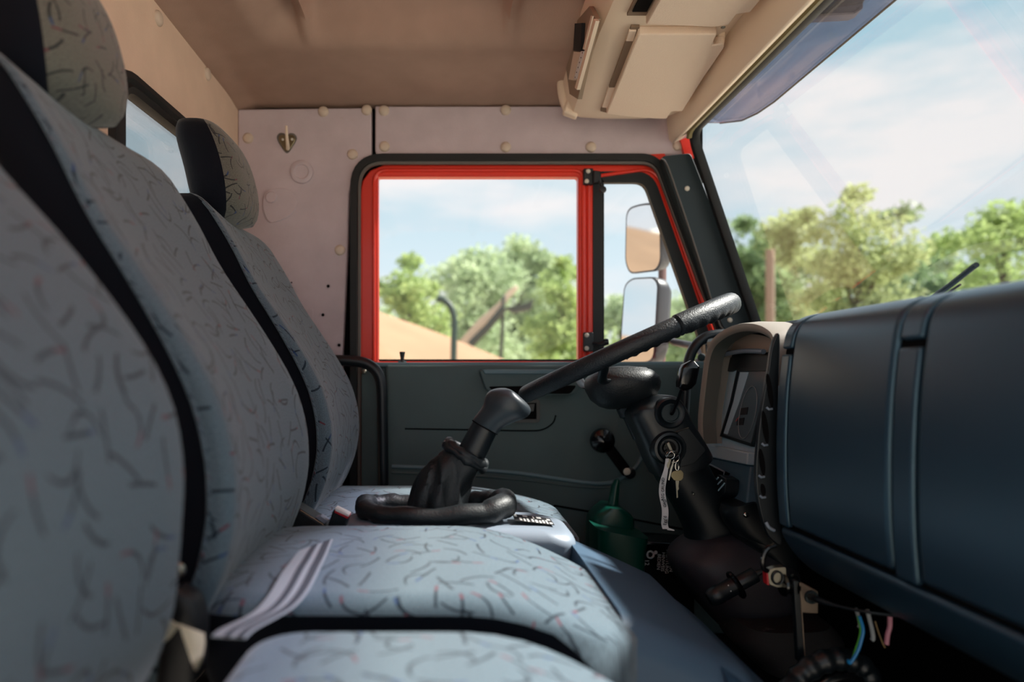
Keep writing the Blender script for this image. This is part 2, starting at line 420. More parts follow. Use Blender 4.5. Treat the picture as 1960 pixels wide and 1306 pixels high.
# ---- rear wall with its window
wb = thing('wall_back', loc=(XB, 1.0, 0), kind='structure')
wo = [Vector((XB, y, z)) for y, z in ((1.26, .92), (1.80, .92), (1.80, 1.335), (1.26, 1.315))]
wloop = rounded(wo, .07)
outer = [Vector((XB, y, z)) for y, z in ((-.15, 0), (2.04, 0), (2.04, 1.60), (-.15, 1.60))]
obj('lining', thick(holed(outer, [wloop], (XB, 0, 0), (0, 1, 0), (0, 0, 1)), (-.03, 0, 0)), M['backwall'], wb, ang=30)
for px, py in ((302, 35), (396, 142)):
    obj('trim_stud', button(on_plane(px, py, Vector((XB, 0, 0)), Vector((1, 0, 0))), (1, 0, 0), .0165), M['stud'], wb)
w1 = thing('window_1', loc=(XB, 1.53, 1.12), kind='structure')
obj('gasket', sweep(wloop, [(.026, .0), (.024, .012), (.012, .016), (.004, .008), (-.004, .014), (-.016, .013), (-.02, 0), (-.02, -.034), (.012, -.03)], (1, 0, 0), True), M['rubber'], w1)
obj('pane', prism([p + Vector((-.02, 0, 0)) for p in wloop], (-.005, 0, 0)), M['pane'], w1, smooth=False)
# ---- driver's side wall: rear lining panel and the strip over the door
wl = thing('wall_left', loc=(0, YW, .75), kind='structure')
opening = [(652, 1120), (655, 690), (665, 480), (668, 372), (676, 340), (690, 318), (711, 303)]
lp = [P(x, y, YW) for x, y in [(711, 206), (455, 209), (455, 1120)] + opening]
obj('lining_panel', prism(lp, (0, .03, 0)), M['mauve'], wl, bevel=.004)
op = [P(x, y, YW) for x, y in [(718, 203), (718, 290), (723, 297), (1312, 296), (1330, 265), (1330, 203)]]
obj('lining_panel', prism(op, (0, .03, 0)), M['mauve'], wl, bevel=.004)
obj('backing', thick(holed([P(x, y, 2.035) for x, y in ((440, 150), (1345, 150), (1345, 1250), (440, 1250))],
    [[P(x, y, 2.035) for x, y in ((700, 1000), (700, 350), (730, 322), (1240, 322), (1262, 345), (1375, 650), (1380, 1000))]], (0, 2.035, 0), (1, 0, 0), (0, 0, 1)), (0, .02, 0)), M['gap'], wl, smooth=False)
for px, py in ((619, 214), (702, 211), (475, 265), (675, 296), (651, 479), (735, 212), (736, 281), (968, 211), (968, 282), (1131, 282), (1297, 279)):
    obj('trim_stud', button(P(px, py, YW), (0, -1, 0), .0158), M['stud'], wl)
obj('embossed_disc', lathe(P(578, 330, YW), (0, -1, 0), [(.034, 0), (.033, .007), (.029, .010), (.022, .010), (.019, .006), (.001, .006)], 40), M['mauve'], wl)
obj('embossed_disc', lathe(P(520, 379, YW), (0, -1, 0), [(.018, -.002), (.0175, .007), (.0145, .010), (.001, .010)], 32), M['mauve'], wl)
obj('embossed_outline', prism(smooth_path([P(x, y, YW - .006) for x, y in ((505, 372), (520, 362), (548, 361), (565, 375), (569, 390), (560, 408), (540, 421), (515, 425), (503, 400))], 6, True), (0, .006, 0)), M['mauve'], wl, bevel=.0025)
for px, py, r in ((628, 548, .008), (618, 603, .008), (649, 661, .008), (558, 541, .004), (589, 604, .006)):
    obj('screw_hole', lathe(P(px, py, YW), (0, -1, 0), [(r, .0), (r, .0015), (r * .75, .0018), (r * .7, .0004), (.0005, .0003)], 16), M['mauve'], wl)
    obj('hole_centre', lathe(P(px, py, YW - .0006), (0, -1, 0), [(r * .6, 0), (.0005, .0004)], 12), M['gap'], wl)
obj('embossed_square', prism([P(x, y, YW - .002) for x, y in ((578, 591), (599, 591), (599, 616), (578, 616))], (0, .004, 0)), M['mauve'], wl, bevel=.001)
obj('kick_panel', abox(.74, 1.03, 1.99, 2.06, 0, .80), M['door'], wl, bevel=.004)
obj('sill_panel', abox(-.65, .78, 2.0, 2.06, 0, .09), M['door'], wl, bevel=.004)
# ---- headliner: flat rim, recessed middle with two ribs
def roof(x, y):
    z = 1.560
    rec = sm(-.47, -.36, x) * (1 - sm(1.60, 1.71, y)) * (1 - sm(.50, .60, x))
    z += .075 * rec
    z += .012 * sm(-.62, -.45, x) * (1 - sm(1.75, 1.95, y))
    for rx in (-.347, .148):
        z -= .045 * rec * math.exp(-((x - rx) / .016) ** 2)
    z -= .045 * sm(1.86, 2.02, y) ** 2 * .25
    z -= .02 * sm(-.56, -.64, x)
    return z
nx, ny = 130, 150
V = []; F = []
for i in range(nx + 1):
    for j in range(ny + 1):
        x = lerp(-.63, .75, i / nx); y = lerp(-.15, 2.04, j / ny); V.append(Vector((x, y, roof(x, y))))
for i in range(nx):
    for j in range(ny):
        a = i * (ny + 1) + j; F.append([a, a + 1, a + ny + 2, a + ny + 1])
ce = obj('ceiling', (V, F), M['liner'], ang=80, solid=.012); tag(ce, kind='structure')
obj('roof_shell', abox(-.66, .74, -.15, 2.08, 1.64, 1.66), M['red'], ce)
# ---- windscreen
WB = P(1446, 612, 1.93); WT = P(1324, 250, 1.93)
wv = (WT - WB).normalized(); wn = wv.cross(Vector((0, 1, 0))).normalized()
if wn.x < 0: wn = -wn
w2 = thing('window_2', loc=tuple(WB), kind='structure')
WY0 = -.12
wq = rounded([WB + wv * -.10, WT, WT + Vector((0, WY0 - 1.93, 0)), WB + wv * -.10 + Vector((0, WY0 - 1.93, 0))], [.02, .06, .06, .02])
obj('pane', prism(wq, wn * .005), M['screenpane'], w2, smooth=False)
obj('gasket', sweep(wq, [(-.016, -.010), (-.006, -.015), (.005, -.012), (.010, -.015), (.016, -.006), (.016, .006), (-.016, .010)], wn, True), M['rubber'], w2)
obj('olive_bead', sweep([p for p in wq if p.z > WT.z - .02], [(.0, -.026), (.006, -.03), (.012, -.026), (.012, -.016), (0, -.016)], wn), M['olive'], w2)
# ---- pillar cover
t1 = thing('trim_1', loc=tuple(P(1350, 450, 1.95)), kind='structure')
pc = rounded([P(x, y, 1.955) for x, y in ((1266, 299), (1322, 293), (1458, 640), (1394, 640), (1382, 622), (1362, 570))], [.012, .012, .004, .02, .01, .05], 5)
obj('pillar_cover', prism(pc, (0, .05, 0)), M['pillar'], t1, bevel=.006, segs=3)
obj('cover_bead', tube(smooth_path([P(x, y, 1.95) for x, y in ((1266, 303), (1275, 312), (1288, 345), (1330, 470), (1372, 605), (1384, 630), (1396, 638))], 8), .0022, 8), M['greylip'], t1)
for px, py in ((1315, 361), (1397, 613)):
    obj('screw', button(P(px, py, 1.955), (0, -1, 0), .0075), M['pale'], t1)
obj('body_corner', prism([P(x, y, 1.985) for x, y in ((1302, 268), (1322, 260), (1332, 300), (1312, 300))], (0, .03, 0)), M['red'], t1)
obj('body_corner', prism([P(x, y, 1.992) for x, y in ((1238, 296), (1272, 294), (1280, 312), (1262, 306))], (0, .03, 0)), M['red'], t1)
# ---- header beam over the windscreen
hb = [( .628, 1.475), (.634, 1.43), (.645, 1.418), (.672, 1.432), (.70, 1.462), (.70, 1.56), (.63, 1.56)]
t2 = obj('trim_2', loft([[Vector((x, y, z)) for x, z in hb] for y in (1.975, 1.2, .6, -.12)]), M['beige'], bevel=.004); tag(t2, kind='structure')

# ---- driver's door
d1 = thing('door_1', loc=tuple(P(1000, 690, 2.02)), kind='structure')
DF = 2.02
fo = [P(x, y, DF) for x, y in ((686, 1130), (686, 378), (693, 347), (708, 326), (735, 315), (1235, 315), (1256, 323), (1268, 342), (1400, 705), (1400, 1130))]
h1 = rounded([P(x, y, DF) for x, y in ((724, 692), (724, 338), (1107, 338), (1107, 692))], [0, .005, .008, 0], 3)
h2 = rounded([P(x, y, DF) for x, y in ((1136, 696), (1136, 333), (1243, 333), (1371, 696))], [0, .01, .045, 0], 5)
obj('door_frame', thick(holed(fo, [h1, h2], (0, DF, 0), (1, 0, 0), (0, 0, 1)), (0, .035, 0)), M['red'], d1, bevel=.004)
bead = [(-.006, 0), (-.004, -.006), (.0, -.008), (.004, -.006), (.006, 0)]
obj('frame_bead', sweep(rounded([P(x, y, DF) for x, y in ((716, 692), (716, 326), (1116, 326), (1116, 692))], [0, .04, .03, 0], 7), bead, (0, 1, 0)), M['red'], d1)
obj('frame_bead', sweep(rounded([P(x, y, DF) for x, y in ((1126, 692), (1126, 340), (1254, 322), (1383, 692))], [0, .01, .05, 0], 7), bead, (0, 1, 0)), M['red'], d1)
obj('pane', prism([P(x, y, 2.045) for x, y in ((715, 705), (715, 330), (1115, 330), (1115, 705))], (0, .004, 0)), M['pane'], d1, smooth=False)
sp_ = rounded([P(677, 1000, 2.0), P(678, 303, 2.0), P(1257, 303, 2.0), P(1399, 690, 2.0)], [0, .088, .05, 0], 8)
obj('door_seal', sweep(sp_, [(-.0105, .015), (-.0105, -.006), (-.006, -.014), (.004, -.014), (.0095, -.006), (.0095, .015)], (0, -1, 0)), M['rubber'], d1)
sp2 = rounded([P(688, 1000, 2.005), P(689, 313, 2.005), P(1252, 313, 2.005), P(1392, 690, 2.005)], [0, .072, .04, 0], 8)
obj('seal_lip', sweep(sp2, [(-.004, .01), (-.003, -.004), (.002, -.004), (.004, .01)], (0, -1, 0)), M['greylip'], d1)
# quarter window
qp = rounded([P(x, y, 2.03) for x, y in ((1144, 700), (1144, 341), (1239, 341), (1365, 700))], [0, .012, .04, 0], 6)
obj('quarter_gasket', sweep(qp, [(-.0165, .012), (-.015, -.012), (.002, -.014), (.004, -.004), (.013, -.006), (.0165, .012)], (0, -1, 0)), M['rubber'], d1)
obj('quarter_pane', prism([P(x, y, 2.04) for x, y in ((1140, 705), (1140, 338), (1240, 338), (1368, 705))], (0, .004, 0)), M['pane'], d1, smooth=False)
for (y0, y1) in ((322, 353), (636, 673)):
    hg = obj('hinge_plate', prism(rounded([P(x, y, 2.0) for x, y in ((1117, y0), (1136, y0), (1136, y1), (1117, y1))], .005, 3), (0, .02, 0)), M['black'], d1, bevel=.002)
    for yy in (y0 + 6, y1 - 6):
        obj('rivet', button(P(1123 + (3 if yy < y0 + 9 and y0 < 400 else 0), yy, 2.0), (0, -1, 0), .0068), M['pale'], hg)
obj('hinge_arm', sil([((1133, 328), (1150, 330)), ((1134, 352), (1150, 350))], 2.0, .012, 12, 4), M['black'], d1, bevel=.002)
obj('window_catch', merge(tube([P(1146, 346, 1.99), P(1150, 355, 1.985), P(1154, 362, 1.98)], .0025, 8), lathe(P(1154, 363, 1.975), (0, 1, 0), [(.001, -.006), (.009, -.005), (.0105, 0), (.009, .005), (.001, .006)], 18)), M['black'], d1)
obj('window_catch', merge(tube(smooth_path([P(1136, 657, 1.995), P(1148, 660, 1.985), P(1160, 656, 1.98)], 5), lambda t: .005 + .004 * t, 10), lathe(P(1160, 655, 1.98), (1, 0, .1), [(.001, -.008), (.009, -.006), (.010, 0), (.009, .006), (.001, .008)], 14)), M['black'], d1)
# door lining
DP = 1.955
obj('door_panel', prism([P(x, y, DP) for x, y in ((738, 699), (1392, 699), (1400, 1215), (736, 1215))], (0, .06, 0)), M['door'], d1, bevel=.009, segs=3)
obj('window_ledge', prism([P(x, y, 1.965) for x, y in ((716, 694), (1392, 692), (1392, 702), (716, 703))], (0, .065, 0)), M['doorlt'], d1, bevel=.004, segs=2)
obj('glass_seal', prism([P(x, y, 2.03) for x, y in ((722, 688), (1110, 688), (1110, 697), (722, 697))], (0, .012, 0)), M['rubber'], d1)
obj('rear_strip', prism([P(x, y, 1.985) for x, y in ((691, 702), (742, 702), (742, 1080), (691, 1080))], (0, .04, 0)), M['door'], d1, bevel=.004)
obj('strip_screw', button(P(697, 712, 1.985), (0, -1, 0), .0075), M['steel'], d1)
lb = obj('lock_button', lathe(P(770, 694, 1.99), (0, 0, 1), [(.013, 0), (.012, .003), (.006, .005), (.0055, .012), (.007, .022), (.0085, .029), (.008, .031), (.001, .0315)], 16), M['black'], d1)
# pull handle, latch, pocket lines, crank
ph = prism(rounded([P(x, y, 1.93) for x, y in ((917, 707), (1112, 707), (1112, 738), (1096, 757), (945, 757), (929, 745))], .012, 4), (0, .035, 0))
pull = obj('pull_handle', ph, M['door'], d1, bevel=.006, segs=3)
obj('handle_top', prism([P(x, y, 1.927) for x, y in ((924, 708), (1108, 708), (1106, 716), (928, 716))], (0, .01, 0)), M['doorlt'], pull, bevel=.002)
obj('grip_shade', prism(rounded([P(x, y, 1.929) for x, y in ((934, 740), (1104, 738), (1092, 754), (950, 754))], .008, 3), (0, .004, 0)), M['gap'], pull)  # dark strip painted as the shade under the handle
ha = obj('latch_bezel', sweep(rounded([P(x, y, DP - .001) for x, y in ((960, 770), (1030, 768), (1030, 806), (956, 806))], .006, 4), [(-.005, .004), (-.005, -.004), (.005, -.004), (.005, .004)], (0, -1, 0), True), M['black'], d1)
obj('latch_recess', prism([P(x, y, DP - .0015) for x, y in ((962, 772), (1028, 770), (1028, 804), (958, 804))], (0, .004, 0)), M['gap'], ha)
obj('latch_lever', prism([P(x, y, DP - .005) for x, y in ((1010, 774), (1024, 773), (1022, 788), (1008, 789))], (0, .004, 0)), M['black'], ha, bevel=.001)
def groove(pts, r=.0022):
    return obj('panel_groove', tube(smooth_path([P(x, y, DP - .0005) for x, y in pts], 6), (lambda t: (r, r)), 6), M['gap'], d1)
groove(((775, 821), (900, 823), (1010, 825), (1040, 822), (1058, 810), (1064, 795)))
groove(((1060, 968), (1160, 985), (1240, 1000), (1330, 1018)), .003)
obj('pocket_ridge', tube(smooth_path([P(x, y, DP) for x, y in ((750, 893), (800, 895), (900, 899), (1000, 907), (1090, 920), (1150, 926), (1185, 918), (1215, 897), (1232, 868))], 6), .006, 10), M['doorlt'], d1)  # lighter tone paints the highlight along this ridge
obj('pocket_ridge', tube(smooth_path([P(x, y, DP) for x, y in ((750, 905), (900, 911), (1000, 919), (1090, 930), (1150, 934), (1190, 926))], 6), .0035, 8), M['door'], d1)
cr_ = obj('crank_arm', prism(rounded([P(x, y, 1.92) for x, y in ((1148, 850), (1162, 836), (1207, 896), (1205, 910), (1193, 912))], .006, 3), (0, .012, 0)), M['blackgl'], d1, bevel=.003)
obj('crank_knob', lathe(P(1149, 842, 1.92), (0, -1, 0), [(.010, 0), (.014, .006), (.030, .014), (.035, .026), (.032, .038), (.020, .046), (.001, .049)], 28), M['blackgl'], cr_)
obj('crank_pivot', lathe(P(1200, 903, 1.95), (0, -1, 0), [(.016, 0), (.016, .034), (.012, .037), (.001, .038)], 20), M['black'], cr_)
obj('crank_cap', button(P(1200, 903, 1.911), (0, -1, 0), .0105, .004), M['pale'], cr_)
obj('outer_skin', prism([P(x, y, 2.06) for x, y in ((640, 700), (1420, 700), (1440, 1200), (640, 1200))], (0, .02, 0)), M['red'], d1)

# ================================================================== SEATS
PROF = [(1.20, -.545), (1.14, -.507), (1.06, -.455), (1.0, -.418), (.93, -.383), (.87, -.340), (.80, -.294), (.74, -.259), (.69, -.241), (.63, -.232), (.57, -.236), (.51, -.254), (.46, -.279), (.41, -.315), (.36, -.36)]
def front(z):
    for (z0, x0), (z1, x1) in zip(PROF, PROF[1:]):
        if z <= z0 and z >= z1:
            return lerp(x0, x1, (z0 - z) / (z0 - z1))
    return PROF[-1][1] if z < PROF[-1][0] else PROF[0][1]
def frontS(z): return sum(front(z + d) for d in (-.03, -.015, 0, .015, .03)) / 5
def seat(label, y0, y1, ztop, dx, cush, cz, drop=.055, headrest=None, lean=0):
    root = thing('truck_seat', label, 'seat', (-.1, (y0 + y1) / 2, .1), 'patterned cloth seats across the cab')
    zs = [ztop - .0015, ztop - .006, ztop - .014, ztop - .025] + [lerp(ztop - .04, .40, t / 34) for t in range(35)] + [.375, .36, .352]
    SD = .026                                          # how far the patterned cloth wraps round the sides
    def inset(z):
        r = .045
        i = 0
        if z > ztop - r: i = r - sqrt(max(0, r * r - (z - (ztop - r)) ** 2))
        if z < .352 + .04: i = max(i, .04 - sqrt(max(0, .04 ** 2 - (.392 - z) ** 2)))
        return i
    ringsF, ringsD, uvs = [], [], []
    vlen = 0; prev = None; seam = []
    for z in zs:
        F_ = frontS(z) + dx + lean * (.019 * math.exp(-((z - .76) / .13) ** 2) - .030 * sm(.86, 1.05, z) + .012 * sm(.62, .5, z)); i = inset(z); SD = lerp(.007, .026, sm(1.05, .66, z)); a, b = y0 + i * .8, y1 - i * .8; F_ -= i * .8
        th = lerp(.155, .085, sm(.5, 1.1, z)); Bk = F_ - th + i * 1.2
        s0 = F_ - SD
        r = min(.015, SD * .95); rf = []
        rf.append((s0, a))
        rf.append((F_ - r, a))
        for q in range(1, 7):
            t = q / 6 * pi / 2; rf.append((F_ - r + r * sin(t), a + r - r * cos(t)))
        m = 12
        for q in range(1, m):
            y = lerp(a + r, b - r, q / m); u = (q / m * 2 - 1)
            rf.append((F_ - .012 * (1 - u * u) * sm(.40, .5, z), y))
        for q in range(0, 7):
            t = q / 6 * pi / 2; rf.append((F_ - r + r * cos(t), b - r + r * sin(t)))
        rf.append((s0, b))
        rb = []
        ins = .003
        rb.append((s0 + .004, b - ins)); rb.append((lerp(s0, Bk, .5), b - ins)); rb.append((Bk + .02, b - ins)); rb.append((Bk + .005, b - ins - .008)); rb.append((Bk, b - .03))
        rb.append((Bk, (a + b) / 2))
        rb.append((Bk, a + .03)); rb.append((Bk + .005, a + ins + .008)); rb.append((Bk + .02, a + ins)); rb.append((lerp(s0, Bk, .5), a + ins)); rb.append((s0 + .004, a + ins))
        ringsF.append([Vector((x, y, z)) for x, y in rf]); ringsD.append([Vector((x, y, z)) for x, y in rb])
        cpt = Vector((F_, 0, z)); vlen += (cpt - prev).length if prev else 0; prev = cpt
        u = 0; row = []; pp = None
        for x, y in rf:
            if pp: u += math.hypot(x - pp[0], y - pp[1])
            pp = (x, y); row.append((u + y0 * 1.7 + .37, -vlen + y0))
        uvs += row
        seam.append(Vector((s0 + .001, a - .0005, z)))
    n = len(ringsF[0]); nD = len(ringsD[0])
    V, F = loft(ringsF, False, False, False); 
    back = obj('backrest', (V, F), M['cloth'], root, uv=uvs, ang=60)
    Vd, Fd = loft(ringsD, False, False, False)
    # top and bottom closing of the dark cover
    base = len(Vd); Vt = list(ringsF[0]) + list(ringsD[0]); Fd2 = [list(range(len(Vt)))]
    V2, F2 = merge((Vd, Fd), (Vt, Fd2), (list(ringsF[-1]) + list(ringsD[-1]), [list(range(len(Vt)))]))
    obj('side_cover', (V2, F2), M['darkcloth'], back, ang=50)
    obj('piping', tube(seam[3:-2], .0028, 8), M['cloth'], back, uv=[(0.011 * i, .3) for i in range(len(seam[3:-2]) * 8)])
    # headrest: rounded block leaning back, dark sides and patterned front
    hy0, hy1, hz0, hz1, hx = headrest
    nr = 40; rings = []; HX = .062
    for i in range(17):
        t = i / 16; z = lerp(hz0, hz1, t); s = (1 - abs(2 * t - 1) ** 3.2) ** (1 / 3.2)
        s = max(s, .12)
        cx = hx - .055 * t + .012 * sin(t * pi); ring = []
        for j in range(nr):
            a = 2 * pi * j / nr; ca, sa = cos(a), sin(a)
            ring.append(Vector((cx + dx + HX * s * math.copysign(abs(ca) ** .75, ca), (hy0 + hy1) / 2 + (hy1 - hy0) / 2 * (.35 + .65 * s) * math.copysign(abs(sa) ** .62, sa), z)))
        rings.append(ring)
    cxs = [sum((p.x for p in r)) / nr for r in rings]
    V, F = loft(rings, True, True, True)
    sp_x = lambda p, i: p.x > cxs[i] + .004
    Ff, Fd = [], []
    for f in F:
        if len(f) > 4: Ff.append(f); continue
        j = f[0] % nr
        (Ff if cos(2 * pi * (j + .5) / nr) > .42 else Fd).append(f)
    uvh = [(p.y * 1.0 + y0 * 3.1, p.z + (p.x if False else 0)) for p in V]
    h = obj('headrest', (V, Ff), M['head'], root, uv=uvh, ang=70)
    obj('side_cover', (V, Fd), M['darkcloth'], h, ang=70)
    for yy in (.3, .7):
        y = lerp(hy0, hy1, yy)
        obj('post', tube([Vector((hx + dx - .03, y, hz0 + .03)), Vector((frontS(ztop - .03) - .06 + dx, y, ztop - .05))], .006, 8), M['steel'], h)
    # cushion: rounded slab, front edge falling away
    x0, x1, c0, c1, rad = cush[:5]; rr0 = cush[5] if len(cush) > 5 else .05
    ol = rounded([Vector((x0, c0, 0)), Vector((x1, c0, 0)), Vector((x1, c1, 0)), Vector((x0, c1, 0))], [rr0, rad, rad, rr0], 10)
    # even spacing along long sides
    ol2 = []
    for i, p in enumerate(ol):
        q = ol[(i + 1) % len(ol)]; kx = max(1, int((q - p).length / .03))
        ol2 += [p.lerp(q, t / kx) for t in range(kx)]
    cc = Vector(((x0 + x1) / 2, (c0 + c1) / 2, 0)); lev = []
    R = .026
    prof = [(0, -.11), (0, -.075)] 
    def zf(x): return cz - drop * sm(.0, x1 + .02, x) ** 1.3
    def ext(x): return .045 * sm(x1 - .13, x1 - .03, x)
    fab = []; uvc = []; skirt = []
    for (ins, dz) in [(R * (1 - cos(q / 7 * pi / 2)), -R + R * sin(q / 7 * pi / 2)) for q in range(1, 8)]:
        ring = []
        for p in ol2:
            d = (cc - p); dl = d.length; pp = p + Vector((math.copysign(min(abs(d.x), ins if ins > 0 else 0), d.x) * min(1, abs(d.x) / .1), math.copysign(min(abs(d.y), ins if ins > 0 else 0), d.y) * min(1, abs(d.y) / .08), 0))
            ring.append(Vector((pp.x, pp.y, zf(pp.x) + dz)))
            if dz < -R * .7: ring[-1].z -= ext(pp.x)
            sx = max(0, -dz - .0); uvc.append((pp.x + math.copysign(1, -d.x) * 0 + (sx if abs(d.x) / (x1 - x0) > abs(d.y) / (c1 - c0) else 0) + .21, pp.y * 1 + (math.copysign(sx, -d.y) if abs(d.y) / (c1 - c0) >= abs(d.x) / (x1 - x0) else 0)))
        fab.append(ring)
    last = fab[-1]
    for s in (.9, .78, .6, .4, .2, .05):
        ring = []
        for p in last:
            q = cc.lerp(Vector((p.x, p.y, 0)), s); ring.append(Vector((q.x, q.y, zf(q.x) + .010 * (1 - s * s)))); uvc.append((q.x + .21, q.y))
        fab.append(ring)
    cu = obj('cushion', loft(fab, True, False, True), M['cloth'], root, uv=uvc, ang=70)
    sk = []
    for dz, ins in ((-R * .80, .002), (-R - .03, .004), (-R - .075, .012), (-.17, .03)):
        sk.append([Vector((p.x + math.copysign(ins, cc.x - p.x), p.y + math.copysign(ins, cc.y - p.y), zf(p.x) + dz - ext(p.x))) for p in ol2])
    obj('skirt', loft(sk, True, True, True), M['darkcloth'], cu, ang=60)  # sides are patterned cloth in shade; the shade is painted as dark cloth
    obj('seat_base', prism([Vector((x0 + .05, c0 + .05, 0)), Vector((x1 - .08, c0 + .05, 0)), Vector((x1 - .08, c1 - .05, 0)), Vector((x0 + .05, c1 - .05, 0))], (0, 0, cz - .17)), M['seatshell'], root, bevel=.02)
    return root
seat('patterned blue-grey cloth driver seat beside the door with the red frame', 1.345, 1.785, 1.118, 0, (-.33, .275, 1.345, 1.80, .10), .462, .04, (1.415, 1.645, 1.085, 1.305, -.495))
seat('patterned blue-grey cloth middle seat behind the gear lever, belt across its cushion', .735, 1.150, 1.118, 0, (-.30, .235, .745, 1.122, .12, .07), .507, .06, (.775, .985, 1.085, 1.305, -.495))
seat('nearest patterned blue-grey cloth seat, its cushion out of focus in the bottom corner', .17, .625, 1.118, -.012, (-.195, .215, .215, .685, .13), .500, .06, (.28, .50, 1.085, 1.305, -.49), 1)

# ================================================================== GEAR LEVER AND ENGINE COVER
gc = thing('gear_console', 'grey plastic gear lever housing with a shift pattern sticker beside the driver cushion', 'console', tuple(P(850, 1000, 1.24)))
def slab(x0, x1, y0, y1, z, r, fr, hgt, slope=0):
    ol = rounded([Vector((x0, y0, 0)), Vector((x1, y0, 0)), Vector((x1, y1, 0)), Vector((x0, y1, 0))], r, 8); cc = Vector(((x0 + x1) / 2, (y0 + y1) / 2, 0)); rings = []
    for ins, dz in [(-.012, -hgt), (-.006, -fr - .02), (0, -fr)] + [(fr * (1 - cos(q / 6 * pi / 2)), -fr + fr * sin(q / 6 * pi / 2)) for q in range(1, 7)]:
        rings.append([Vector((p.x + math.copysign(min(abs(cc.x - p.x), abs(ins)) * (1 if ins > 0 else -1), cc.x - p.x), p.y + math.copysign(min(abs(cc.y - p.y), abs(ins)) * (1 if ins > 0 else -1), cc.y - p.y), z + dz - slope * sm(.12, x1, p.x))) for p in ol])
    return loft(rings)
obj('housing', slab(-.20, .222, 1.155, 1.335, .492, [.07, .05, .05, .07], .026, .2, .012), M['grey'], gc, ang=50)
# shift pattern sticker: flat print
st = lambda u, v: Vector((lerp(.116, .186, u), lerp(1.205, 1.262, v), .4928 - .0085 * u))
stk = obj('sticker', prism([st(0, 0), st(1, 0), st(1, 1), st(0, 1)], (0, 0, .0006)), M['ink'], gc, smooth=False)
bars = []
for (u0, u1, v0, v1) in ((.03, .1, .55, .95), (.14, .2, .1, .5), (.24, .29, .05, .45), (.26, .38, .72, .92), (.33, .38, .05, .5), (.45, .50, .1, .5), (.52, .55, .6, .95), (.54, .6, .05, .45), (.62, .74, .70, .95), (.64, .69, .05, .4), (.73, .78, .1, .5), (.82, .86, .05, .55), (.88, .96, .6, .8), (.9, .97, .1, .3)):
    bars.append(prism([st(u0, v0) + Vector((0, 0, .0006)), st(u1, v0) + Vector((0, 0, .0006)), st(u1, v1) + Vector((0, 0, .0006)), st(u0, v1) + Vector((0, 0, .0006))], (0, 0, .0003)))
obj('sticker_print', merge(*bars), M['white'], stk, smooth=False)
gl = thing('gear_lever', 'black gear lever with leather gaiter rising from the grey housing', 'gear lever', tuple(P(832, 975, 1.245)))
ringc = Vector((-.027, 1.245, .505)); rp = []
for i in range(64):
    t = 2 * pi * i / 64
    rp.append(ringc + Vector((.128 * math.copysign(abs(cos(t)) ** .8, cos(t)), .066 * math.copysign(abs(sin(t)) ** .8, sin(t)), .012 * max(0, cos(t)) ** 2 + .006 * max(0, -cos(t)) ** 3 + .002 * sin(9 * t))))
rnd = random.Random(3); wob = [rnd.uniform(-.0016, .0016) for _ in range(65)]
obj('gaiter_rim', tube(rp, lambda t: .0165 + .006 * max(0, cos(2 * pi * t)) ** 2 + wob[int(t * 63)] + .001 * sin(t * 80), 14, True, flat=(0, 0, 1)), M['blackleather'], gl, ang=70)
pairs = [((770, 1005), (900, 1000)), ((778, 985), (893, 982)), ((785, 955), (893, 962)), ((793, 927), (897, 945)), ((806, 903), (905, 920)), ((833, 876), (915, 903)), ((860, 853), (924, 887))]
pairs = interp(pairs, 6); nP = len(pairs)
Vb, Fb = sil(pairs, 1.25, [lerp(.05, .030, i / (nP - 1)) for i in range(nP)], 48)
Vb = [v + Vector((0.0035 * sin(9 * math.atan2(v.y - 1.25, v.x + .02) + v.z * 40) * sm(.70, .55, v.z), .004 * sin(7 * math.atan2(v.y - 1.25, v.x + .02) - v.z * 30) * sm(.68, .55, v.z), 0)) for v in Vb]
obj('gaiter', (Vb, Fb), M['blackleather'], gl, ang=70)
obj('gaiter_collar', tube([P(893, 869, 1.25) + (P(927, 890, 1.25) - P(893, 869, 1.25)) * (cos(2 * pi * i / 30) * 1.0) + Vector((0, .032 * sin(2 * pi * i / 30), .0018 * sin(i * 1.9))) for i in range(30)], lambda t: .0085 + .0016 * sin(t * 43), 10, True), M['blackleather'], gl, ang=70)
obj('gaiter_collar', tube([P(889, 874, 1.25) + (P(923, 896, 1.25) - P(889, 874, 1.25)) * (cos(2 * pi * i / 30) * 1.06) + Vector((0, .034 * sin(2 * pi * i / 30), .002 * sin(i * 2.6 + 1))) for i in range(30)], lambda t: .0075 + .0018 * sin(t * 31 + 2), 10, True), M['blackleather'], gl, ang=70)
obj('shaft', sil([((871, 868), (921, 893)), ((906, 806), (950, 831))], 1.25, .0225, 24), M['black'], gl)
kp = [((905, 806), (951, 832)), ((906, 802), (954, 829)), ((916, 789), (964, 818)), ((925, 775), (985, 808)), ((928, 764), (1006, 800)), ((932, 754), (1015, 790)), ((940, 747), (1014, 780)), ((952, 743.5), (1004, 768)), ((966, 743), (988, 754)), ((974, 745), (980, 748))]
kp = interp(kp, 5)
obj('knob', sil(kp, 1.25, [(.0245 + .016 * sm(0, .5, i / len(kp))) * (1 if i < len(kp) * .62 else sqrt(max(.01, 1 - ((i - len(kp) * .62) / (len(kp) * .385)) ** 2))) for i in range(len(kp))], 32), mat('knob_plastic', (44, 52, 58), .4, bump=.06, bscale=800), gl, ang=60)
obj('knob_seam', tube([P(928, 818.5, 1.25) + (P(951, 831.5, 1.25) - P(928, 818.5, 1.25)) * 1.02 * cos(2 * pi * i / 32) + Vector((0, .0253 * sin(2 * pi * i / 32), 0)) for i in range(32)], .0011, 6, True), M['gap'], gl)

